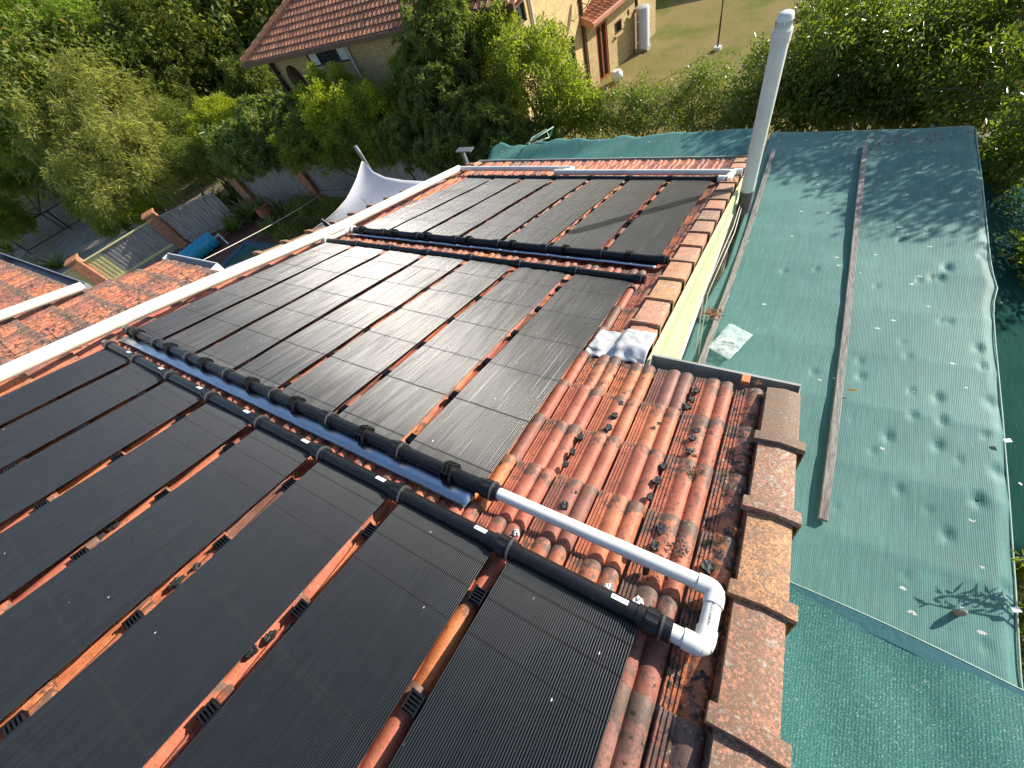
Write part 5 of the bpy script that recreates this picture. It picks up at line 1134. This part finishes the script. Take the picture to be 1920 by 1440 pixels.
tk = thing('water_heater', 'upright grey water heater cylinder standing against the cream brick wing', 'water heater', tkp)
mb = MB(); mb.tube([tkp + Z3 * z for z in (0.1, .12, 1.62, 1.66, 1.70)], [.27, .29, .29, .27, .12], 24); auto_smooth(obj('cylinder', mb, M['tank'], tk), 40)
mb = MB(); mb.box(tkp + Z3 * .05, (.6, .6, .1)); obj('base', mb, M['concrete'], tk)
for s in (0, 1):
    mb = MB(); q = tkp + en * .02 - ed * (.42 + .1 * s) - en * .05; mb.tube([q + Z3 * .2, q + Z3 * 1.5], .016, 6)
    for z in (.45, 1.25): mb.tube([q + Z3 * z, tkp - ed * .25 + Z3 * z], .018, 6)
    obj('pipework', mb, M['sticker'] if s else M['brownmetal'], tk)
bl = on_z(1157, 142, .22); bt = thing('garden_pot', 'white round garden pot beside the brown door of the wing', 'pot', (bl[0], bl[1], 0))
mb = MB(); mb.tube([(bl[0], bl[1], z) for z in (0, .06, .2, .34, .42, .44)], [.14, .2, .27, .25, .18, .19], 18); auto_smooth(obj('bowl', mb, M['pvc'], bt), 50)
mb = MB(); mb.tube([(bl[0], bl[1], .40), (bl[0], bl[1], .41)], [.17, .17], 18); obj('soil', mb, M['leaflitter'], bt)
# clothesline
cp = on_z(1345, 93, 0); cl_ = thing('clothesline', 'tall rotary clothesline standing on the neighbour lawn', 'clothesline', cp)
mb = MB(); mb.tube([cp, cp + Z3 * 1.2], .035, 10); mb.tube([cp + Z3 * 1.2, cp + Z3 * 2.3], .026, 10); obj('mast', mb, M['darkmetal'], cl_)
mb = MB(); mb.tube([cp, cp + Z3 * .12], .16, 14); obj('footing', mb, M['pvc'], cl_)
for k in range(4):
    a = .5 + k * math.pi / 2; dd = np.array([math.cos(a), math.sin(a), 0]); mb = MB(); mb.tube([cp + Z3 * 1.9, cp + dd * 2.0 + Z3 * 2.35], .022, 6); mb.tube([cp + Z3 * 2.25, cp + dd * 1.0 + Z3 * 2.12], .014, 6); obj('arm', mb, M['pvc'], cl_)
mb = MB()
for r in (.6, 1.0, 1.4, 1.9):
    ps = [cp + np.array([math.cos(.5 + k * math.pi / 2), math.sin(.5 + k * math.pi / 2), 0]) * r + Z3 * (1.9 + .225 * r) for k in range(5)]; mb.tube(ps, .005, 4)
obj('line', mb, M['sticker'], cl_)

# ------------------------------------------------------------------ trees and plants
def at_d(px, py, D): return CAM + ray(px, py) * (D / F_PX)
def leaves(name, par, mat, C, Lf, Wd, per, spread, g, outward=0.5, droop=0.0, whorl=False, tint=None, fold=0.25):
    """C: cluster centres (k,3) with growth directions; returns one leaf mesh"""
    C, Dr = C; k = len(C); n = k * per
    cc = np.repeat(C, per, 0); dd = np.repeat(Dr, per, 0)
    if whorl:
        pos = cc + g.normal(0, spread * .25, (n, 3)); rv = g.normal(0, 1, (n, 3)); rv -= (rv * dd).sum(1, keepdims=True) * dd * .8
        dr = rv / np.linalg.norm(rv, axis=1, keepdims=True) + dd * g.uniform(.2, 1.1, (n, 1))
    else:
        q = g.normal(0, 1, (n, 3)); q /= np.linalg.norm(q, axis=1, keepdims=True); pos = cc + q * (g.random((n, 1)) ** .5) * spread * np.array([1, 1, .8])
        dr = g.normal(0, 1, (n, 3)) * .7 + dd * outward + q * .5
    dr[:, 2] -= droop; dr /= np.linalg.norm(dr, axis=1, keepdims=True)
    up = g.normal(0, .55, (n, 3)) + np.array([0, 0, 1.0]); sd = np.cross(dr, up); sd /= (np.linalg.norm(sd, axis=1, keepdims=True) + 1e-6); nn = np.cross(sd, dr)
    L = Lf * g.uniform(.65, 1.25, (n, 1)); Wv = Wd * g.uniform(.7, 1.2, (n, 1))
    a = pos; b = pos + dr * L * .45 + sd * Wv * .5 + nn * Wv * fold; c = pos + dr * L - np.array([0, 0, 1.]) * L * .12; d = pos + dr * L * .45 - sd * Wv * .5 + nn * Wv * fold
    V = np.stack([a, b, c, d], 1).reshape(-1, 3); F = np.arange(n * 4).reshape(n, 4)
    F = np.concatenate([F[:, [0, 1, 2]], F[:, [0, 2, 3]]])
    ct = np.repeat(g.random(k), per) * .75 + g.random(n) * .25
    if tint is not None: ct = np.clip(ct + tint(pos), 0, 1)
    at = np.stack([ct, g.random(n), g.random(n)], 1)
    return mesh(name, V, F, mat, par, False, {'var': np.repeat(at, 4, 0)})
def shell(c, r, n, g, inner=0.45, seed=0, flat=1.0, low=-.75):
    d = g.normal(0, 1, (n * 2, 3)); d /= np.linalg.norm(d, axis=1, keepdims=True); d = d[d[:, 2] > low][:n]
    lump = 1 + .20 * np.sin(d[:, 0] * 5 + seed) * np.cos(d[:, 1] * 4.3 + seed * 1.3) + .16 * np.sin(d[:, 2] * 7 + d[:, 0] * 4 + seed)
    rr = (inner + (1 - inner) * g.random(len(d)) ** .55) * lump
    return np.array(c) + d * rr[:, None] * np.array(r), d
KIND = dict(gloss=('l_gloss', .105, .046, 26, .24, .5, .15, False), dark=('l_dark', .12, .055, 30, .26, .5, .0, False), olive=('l_olive', .20, .032, 34, .36, .4, .45, False),
            fern=('l_bright', .16, .06, 40, .38, .6, .15, False), hedge=('l_hedge', .11, .046, 28, .21, .8, -.2, False), narrow=('l_narrow', .19, .034, 30, .10, .9, .10, True),
            lime=('l_lime', .11, .05, 28, .19, .8, -.2, False), frangi=('l_frangi', .27, .06, 16, .05, 1.0, .0, True), shrub=('l_gloss', .075, .03, 26, .20, .6, -.1, False), far=('l_dark', .4, .2, 30, 1.0, .5, .1, False), farb=('l_olive', .4, .2, 30, 1.0, .5, .1, False))
def tree(name, label, cat, lobes, kind, base=None, seed=1, group=None, dens=1.0, trunk_r=.12, kindprop=None, ls=1.0, sparse=.45):
    """lobes: (px, py, depth, rx_px, ry_px) measured on the photo, turned into real positions and sizes"""
    g = np.random.default_rng(seed); mt, Lf, Wd, per, spread, outw, droop, wh = KIND[kind]
    Ls = []
    for lb_ in lobes:
        if lb_[0] == 'w': Ls.append((np.array(lb_[1:4], float), np.array([lb_[4], lb_[4], lb_[5]]))); continue
        (px, py, D, rx, ry) = lb_
        c = at_d(px, py, D); s = D / F_PX; c[2] = max(c[2], .3); Ls.append((c, np.array([rx * s, (rx + ry) / 2 * s * .9, ry * s])))
    if base is None: m = np.mean([c for c, _ in Ls], 0); base = (m[0], m[1])
    B = np.array([base[0], base[1], 0.0])
    t_ = thing(name, label, cat, B, group, kindprop)
    Cs = []; Ds = []
    for i, (c, r) in enumerate(Ls):
        area = (r[0] * r[1] + r[1] * r[2] + r[0] * r[2]) * 4.2; n = int(max(24, dens * area / (spread * spread * 1.25 if not wh else .028 if kind == 'narrow' else .05)))
        C, d = shell(c, r * .92, n, g, sparse, seed + i); ok = C[:, 2] > .15; Cs.append(C[ok]); Ds.append(d[ok])
    C = np.concatenate(Cs); d = np.concatenate(Ds)
    zt = C[:, 2].max(); zb = C[:, 2].min()
    leaves('foliage', t_, M[mt], (C, d), Lf * ls, Wd * ls, per, spread, g, outw, droop, wh)
    mb = MB(); top = np.mean([c for c, _ in Ls], 0); q = B + (top - B) * .45 + np.array([g.normal(0, .15), g.normal(0, .15), 0]); mb.tube([B - [0, 0, .05], B + (q - B) * .5 + [.05, .03, 0], q], [trunk_r, trunk_r * .85, trunk_r * .65], 9)
    for (c, r) in Ls:
        mb.tube([q - [0, 0, .05], (q + c) / 2 + [0, 0, -.05], c], [trunk_r * .62, trunk_r * .45, trunk_r * .25], 7)
        for k in range(9):
            e = C[g.integers(0, len(C))]
            if np.linalg.norm(e - c) < max(r) * 1.2: mb.tube([c + (q - c) * .15, (c + e) / 2 + g.normal(0, .06, 3), e], [trunk_r * .24, trunk_r * .14, trunk_r * .05], 5)
    auto_smooth(obj('trunk', mb, M['trunk'], t_), 60); return t_
# right: glossy trees behind the shade cloth
tree('glossy_tree', 'large glossy leaved tree right behind the white vent pipe and far edge of the cloth', 'tree', [(1560, 130, 8.3, 130, 110), (1690, 120, 7.8, 140, 120), (1640, 20, 8.8, 130, 80), (1480, 180, 8.8, 80, 60), (1800, 60, 7.6, 130, 100), (1530, 205, 8.6, 60, 40), (1620, 205, 8.3, 70, 42), (1710, 205, 8.0, 70, 42), (1790, 200, 7.6, 60, 45)], 'gloss', (1.9, 12.0), 3, dens=1.25, trunk_r=.16)
tree('glossy_tree', 'glossy leaved tree overhanging the far right corner of the shade cloth', 'tree', [(1850, 160, 6.6, 110, 90), (1905, 280, 6.0, 60, 80), (1960, 60, 6.9, 120, 120), (1990, 260, 5.4, 110, 130), ('w', 3.3, 10.4, 6.2, 1.3, .8), ('w', 4.6, 9.2, 6.2, 1.2, .9), ('w', 2.2, 11.3, 6.1, 1.2, .7)], 'gloss', (4.4, 10.0), 4, dens=1.1, trunk_r=.14)
tree('leafy_shrub', 'dark leafy shrub at the right edge beside the hanging dark cloth', 'shrub', [(1985, 480, 5.0, 90, 90), (1990, 640, 5.2, 80, 70)], 'dark', None, 5, dens=.9, trunk_r=.06)
tree('leafy_shrub', 'bright green shrub at the right edge below the dark hanging cloth', 'shrub', [(1925, 880, 5.2, 42, 70), (1950, 950, 5.3, 50, 60)], 'lime', None, 6, dens=1.0, trunk_r=.05)
# middle row
tree('garden_shrub', 'sparse glossy shrub with brown fruit beside the clothesline, in front of the lawn', 'shrub', [(1330, 150, 11.0, 70, 45), (1370, 200, 10.6, 60, 40), (1290, 200, 11.2, 60, 45), (1350, 235, 10.4, 80, 22)], 'shrub', None, 7, dens=.8, trunk_r=.06, group='shrubs beyond the cloths', sparse=.2)
tree('garden_shrub', 'low olive green shrub behind the wrinkled cloth, below the brick wing', 'shrub', [(1160, 205, 11.8, 60, 38), (1220, 195, 11.6, 50, 50), (1240, 230, 11.2, 80, 28), (1130, 240, 11.8, 60, 26)], 'shrub', None, 8, dens=1.0, trunk_r=.05, group='shrubs beyond the cloths')
tree('garden_shrub', 'thick green shrub immediately left of the white vent pipe', 'shrub', [(1420, 190, 9.6, 55, 52), (1390, 225, 9.6, 50, 26), (1440, 130, 10, 45, 50)], 'gloss', None, 9, dens=.8, trunk_r=.06, group='shrubs beyond the cloths')
tree('leafy_tree', 'sunlit medium green tree in front of the sunlit brick wall', 'tree', [(1000, 150, 12.6, 80, 90), (1060, 190, 12.2, 55, 70), (940, 90, 13.0, 50, 75), (1020, 100, 12.9, 55, 40), (1090, 215, 12.2, 45, 40)], 'hedge', None, 10, dens=1.0, trunk_r=.10)
tree('narrow_leaved_tree', 'tall dark oleander like tree with narrow leaves hiding the corner of the brick house', 'tree', [(850, 90, 13.4, 80, 110), (860, -10, 13.4, 75, 80), (820, 200, 13.8, 70, 80), (900, 235, 13.2, 80, 55), (790, 140, 14, 40, 60)], 'narrow', None, 11, dens=1.0, trunk_r=.13)
tree('narrow_leaved_tree', 'broad dark narrow leaved bush between the white sail and the wrinkled cloth', 'tree', [(760, 265, 14.5, 55, 45), (830, 285, 13.6, 70, 35), (920, 270, 13.0, 70, 25), (990, 255, 12.6, 60, 22)], 'narrow', None, 12, dens=1.0, trunk_r=.09)
tree('hedge_bush', 'bright yellow green bushy hedge below the windows of the brick house', 'hedge', [(610, 215, 16.5, 48, 45), (665, 220, 16.0, 50, 45), (725, 215, 15.5, 45, 45), (602, 160, 16.8, 12, 38), (642, 155, 16.4, 12, 38), (757, 140, 15.6, 14, 36), (575, 185, 17, 20, 20), (690, 175, 16, 16, 20)], 'lime', None, 13, dens=1.0, trunk_r=.07)
tree('hedge_bush', 'shadowed lower green bush behind the timber fence and the sail post', 'hedge', [(640, 270, 16.6, 70, 45), (710, 265, 15.9, 60, 50), (560, 280, 17.4, 50, 40)], 'hedge', None, 14, dens=.8, trunk_r=.07)
tree('frangipani', 'frangipani with long pale leaves in rosettes over the brick pillars', 'tree', [(500, 235, 18.0, 55, 45), (440, 275, 18.6, 55, 40), (545, 215, 17.6, 45, 35), (470, 300, 18.4, 60, 30), (570, 250, 17.8, 40, 30)], 'frangi', (-22.5, 13.0), 15, dens=1.2, trunk_r=.11)
tree('yellow_bush', 'yellow green round bush left of the frangipani', 'bush', [(415, 215, 21, 45, 32), (385, 245, 21, 30, 30), (440, 245, 20.6, 35, 25)], 'lime', None, 16, dens=1.4, trunk_r=.07)
tree('hedge_bush', 'dark shaded bush behind the timber fence between frangipani and white sail', 'hedge', [(600, 255, 17.4, 50, 55), (545, 270, 18, 45, 45), (760, 200, 15.6, 40, 60), (700, 250, 16.2, 60, 60), (650, 290, 16.8, 60, 25)], 'dark', None, 41, dens=1.0, trunk_r=.07)
tree('dark_tree', 'dark round tree between the feathery tree and the yellow green bush', 'tree', [(350, 300, 23.5, 50, 45), (390, 300, 22.5, 45, 35), (340, 240, 24.5, 40, 45), (430, 310, 20.5, 40, 22)], 'dark', None, 42, dens=1.0, trunk_r=.12)
# left side
tree('dark_tree', 'large dark glossy tree left of the red tiled roof of the brick house', 'tree', [(330, 110, 27, 110, 110), (420, 60, 28, 90, 90), (250, 60, 29, 90, 90), (360, 10, 29, 130, 80), (470, 150, 25, 50, 40), (320, 200, 26, 70, 50), (500, 30, 29, 60, 60), (440, 185, 25, 30, 25)], 'dark', (-31, 23), 17, dens=1.0, trunk_r=.3, ls=1.35)
tree('feathery_tree', 'feathery olive green tree leaning over the driveway and the brick pillar', 'tree', [(200, 200, 23.5, 95, 85), (250, 290, 22.6, 75, 85), (150, 270, 24, 90, 75), (110, 190, 24.5, 70, 70), (215, 370, 22.2, 60, 50), (290, 340, 22, 40, 40), (160, 330, 23, 60, 50), (90, 260, 23.5, 50, 40), (260, 230, 23.5, 40, 40)], 'olive', (-33.5, 8.8), 18, dens=.42, trunk_r=.2, ls=1.7)
tree('fern_leaved_tree', 'bright green ferny tree filling the upper left corner', 'tree', [(60, 60, 26, 110, 80), (130, 110, 26, 80, 60), (20, 160, 26, 80, 80), (180, 20, 27, 80, 60), (30, 250, 26, 70, 60), (140, 60, 25, 60, 50), (70, 200, 25.5, 50, 50)], 'fern', (-45, 12), 19, dens=.9, trunk_r=.28, ls=1.3)
tree('gate_bush', 'leafy green bush behind the driveway gate at the left edge', 'bush', [(20, 330, 30, 50, 35), (60, 300, 31, 55, 35), (-20, 400, 28, 50, 60), (20, 420, 28, 30, 35)], 'hedge', None, 20, dens=.8, trunk_r=.08, ls=1.2)
tree('gate_bush', 'small green bush between the driveway and the fence, under the feathery tree', 'bush', [(205, 420, 24, 35, 28), (160, 385, 26, 40, 25), (255, 400, 22.5, 25, 22)], 'hedge', None, 21, dens=1.0, trunk_r=.06)
tree('orange_bush', 'orange and yellow flecked bush beside the sunlit brick pillar', 'bush', [(275, 388, 22.6, 28, 16), (300, 372, 22.4, 18, 14)], 'lime', None, 22, dens=1.0, trunk_r=.04)
M_sw = None
def leaves_mix(): pass
# strap-leaved plants
def strap(label, x, y, n, L, w_, seed, mat='l_strap', z0=0.0, name='strap_leaved_plant', grp='strap leaved plants beside the pool'):
    g = random.Random(seed); mb = MB()
    for i in range(n):
        a = g.uniform(0, 6.28); el_ = g.uniform(.45, 1.35); l = L * g.uniform(.6, 1.15); k = 5; rows = []; hd = np.array([math.cos(a), math.sin(a), 0]); sd = np.array([-math.sin(a), math.cos(a), 0]); p = np.array([x, y, z0]) + hd * g.uniform(0, .08)
        for j in range(k + 1):
            f = j / k; e = el_ - f * f * 1.3; ww = w_ * (1 - f ** 2.5) * (.6 + .8 * min(1, f * 3)) / 2 + .002
            rows.append([p - sd * ww, p + np.array([0, 0, -ww * .5]), p + sd * ww]); p = p + (hd * math.cos(e) + Z3 * math.sin(e)) * l / k
        mb.grid(np.array(rows))
    r = rnd.random(); V = mb.v
    t_ = thing(name, label, 'plant', (x, y, z0), grp)
    gg = np.random.default_rng(seed); c = np.repeat(gg.random(n), 18); mesh('leaf_blades', V, mb.f, M[mat], t_, True, {'var': np.stack([c, c * .9, c], 1)}); return t_
SP = [(405, 395, 22, 1.5, .16, 'strap leaved plant with broad leaves at the fence corner, leftmost beside the pool fence'), (440, 425, 26, 1.2, .11, 'strap leaved plant behind the blue pool cover stand'), (470, 405, 30, 1.5, .11, 'tall strap leaved plant in front of the left shaded pillar'), (510, 430, 26, 1.1, .09, 'strap leaved plant at the pool edge under the pale rope'), (535, 400, 30, 1.3, .1, 'dark bushy strap leaved plant between the two shaded pillars'), (440, 372, 20, 1.4, .15, 'pale broad strap leaved plant high against the corner fence'), (500, 370, 20, 1.6, .08, 'upright strap leaved plant against the fence between the shaded pillars')]
for i, (px, py, n, L, w_, lb) in enumerate(SP):
    p = on_z(px, py, 0.2); strap(lb, p[0], p[1], n + 20, L, w_, 400 + i)
tree('low_plant', 'dark leafy garden plant under the rope, right of the strap leaved plants', 'plant', [(580, 400, 18.6, 42, 30), (545, 440, 18.6, 40, 20)], 'dark', None, 30, dens=1.0, trunk_r=.03, ls=.9)
tree('low_plant', 'dark leafy garden plant in shade between the nearest pillar and the sail', 'plant', [(625, 400, 18.0, 32, 30), (590, 450, 18.0, 30, 12)], 'dark', None, 31, dens=1.0, trunk_r=.03, ls=.9)
for i, (px, py, lb) in enumerate(((20, 470, 'spiky plant beside the gate at the left edge of the view'), (45, 505, 'pale spiky plant above the grey gutter, nearest the left edge'), (75, 520, 'spiky plant above the grey gutter, right of the pale one'), (110, 500, 'spiky plant in the shade beside the driveway'), (15, 440, 'tall spiky plant left of the gate'))):
    p = on_z(px, py, 0.1); strap(lb, p[0], p[1], 34, 1.5, .12, 430 + i, 'l_strap', name='spiky_plant', grp='spiky plants by the driveway')
p = on_z(512, 412, 0); pt_ = thing('plant_pot', 'tall terracotta pot among the plants by the pool', 'pot', (p[0], p[1], 0)); mb = MB(); mb.tube([(p[0], p[1], z) for z in (0, .1, .5, .8, .86)], [.2, .26, .42, .38, .42], 18); auto_smooth(obj('pot_body', mb, M['pot'], pt_), 50); strap('small green plant growing in the terracotta pot', p[0], p[1], 20, .6, .07, 460, z0=.8, name='potted_plant', grp=None)
# branch entering over the cloth at the right edge
def sprig(label, px, py, dz, seed, n, R_):
    g = np.random.default_rng(seed); tip = on_cloth(px, py, dz); C = []; Dd_ = []; root = tip + np.array([1.1, -0.1, -.25]); mb = MB()
    for k in range(n):
        e = tip + np.array([g.uniform(-.02, .25), g.uniform(-R_, R_), g.uniform(-.06, .12)]); mb.tube([root, (root + e) / 2 + [0, 0, .08], e], [.014, .008, .003], 5)
        for j in range(14): f = j / 13; C.append(root * .45 * (1 - f) + e * (.55 + .45 * f) - (e * .0) if False else root + (e - root) * (.35 + .65 * f)); Dd_.append(_n(e - root))
    t_ = thing('leafy_branch', label, 'branch', root); mb.tube([root, root + [.25, .05, -1.2], root + [.4, .1, -3.0], [root[0] + .5, root[1] + .1, 0]], [.02, .03, .05, .07], 8); obj('stem', mb, M['trunk'], t_)
    leaves('foliage', t_, M['l_lime'], (np.array(C), np.array(Dd_)), .05, .016, 4, .02, g, .8, 0, False); return t_
sprig('yellow green leafy branch poking over the outer edge of the cloth near the clip', 1886, 1012, .22, 5, 4, .10)
for i, (x, y, z, r) in enumerate(((4.2, .4, 1.6, 1.4), (4.8, 3.0, 1.5, 1.5), (5.6, 6.0, 1.7, 1.6), (5.0, -2.6, 1.5, 1.5))):
    tree('side_shrub', 'leafy green shrub growing low beside the carport, ' + ['below the leafy branch', 'below the middle of the dark hanging cloth', 'below the far dark cloth end', 'nearest the camera side'][i], 'shrub', [('w', x, y, z, r, r * .9)], 'hedge', (x, y), 90 + i, 'shrubs low beside the carport', dens=.8, trunk_r=.06)
# far-off trees: one mass each side
def woods(name, label, spec, kind, seed):
    g = np.random.default_rng(seed); mt, Lf, Wd, per, spread, outw, droop, wh = KIND[kind]; Cs = []; Ds = []
    for (x, y, r, h) in spec:
        C, d = shell((x, y, h * .6), np.array([r, r, h * .45]), int(r * h * 4.0), g, .5, x); Cs.append(C); Ds.append(d)
    leaves(name, None, M[mt], (np.concatenate(Cs), np.concatenate(Ds)), Lf, Wd, per, spread, g, outw, droop, wh)
    o = bpy.data.objects[name]; tag(o, label, 'woodland', None, 'stuff'); return o
g = random.Random(5)
spec = []
for i in range(46):
    a = rad(-97 + 80 * i / 45); R_ = g.uniform(58, 95); spec.append((math.sin(a) * R_, math.cos(a) * R_ , g.uniform(4, 7), g.uniform(8, 14)))
woods('distant_trees', 'far off mass of trees behind the gate and the garden trees', spec, 'farb', 61)
spec = []
for i in range(26):
    a = rad(-75 + 55 * i / 25); R_ = g.uniform(38, 52); spec.append((math.sin(a) * R_, math.cos(a) * R_ , g.uniform(3.5, 5), g.uniform(6, 10)))
woods('background_trees', 'dark background trees filling behind the neighbour house and left garden', spec, 'far', 62)
tree('garden_tree', 'olive tree crown behind the ferny tree at the far upper left', 'tree', [(130, 150, 33, 90, 70), (50, 330, 36, 60, 40), (0, 240, 34, 80, 70), (230, 130, 33, 70, 70)], 'olive', None, 40, dens=.5, trunk_r=.2, ls=1.6)
# ground litter and low grass under the garden trees
g = np.random.default_rng(77); n = 26000; xs = g.uniform(-60, -4, n); yv = g.uniform(12.5, 40, n); k = (xs < -9.6) | (yv < 14); xs, yv = xs[k], yv[k]
C = np.stack([xs, yv, np.full(len(xs), .02)], 1); leaves('undergrowth', None, M['l_hedge'], (C, np.tile([0, 0, 1.], (len(C), 1))), .3, .06, 3, .15, g, 1.0, 0, False)
tag(bpy.data.objects['undergrowth'], 'low green undergrowth beneath the garden trees', 'undergrowth', None, 'stuff')
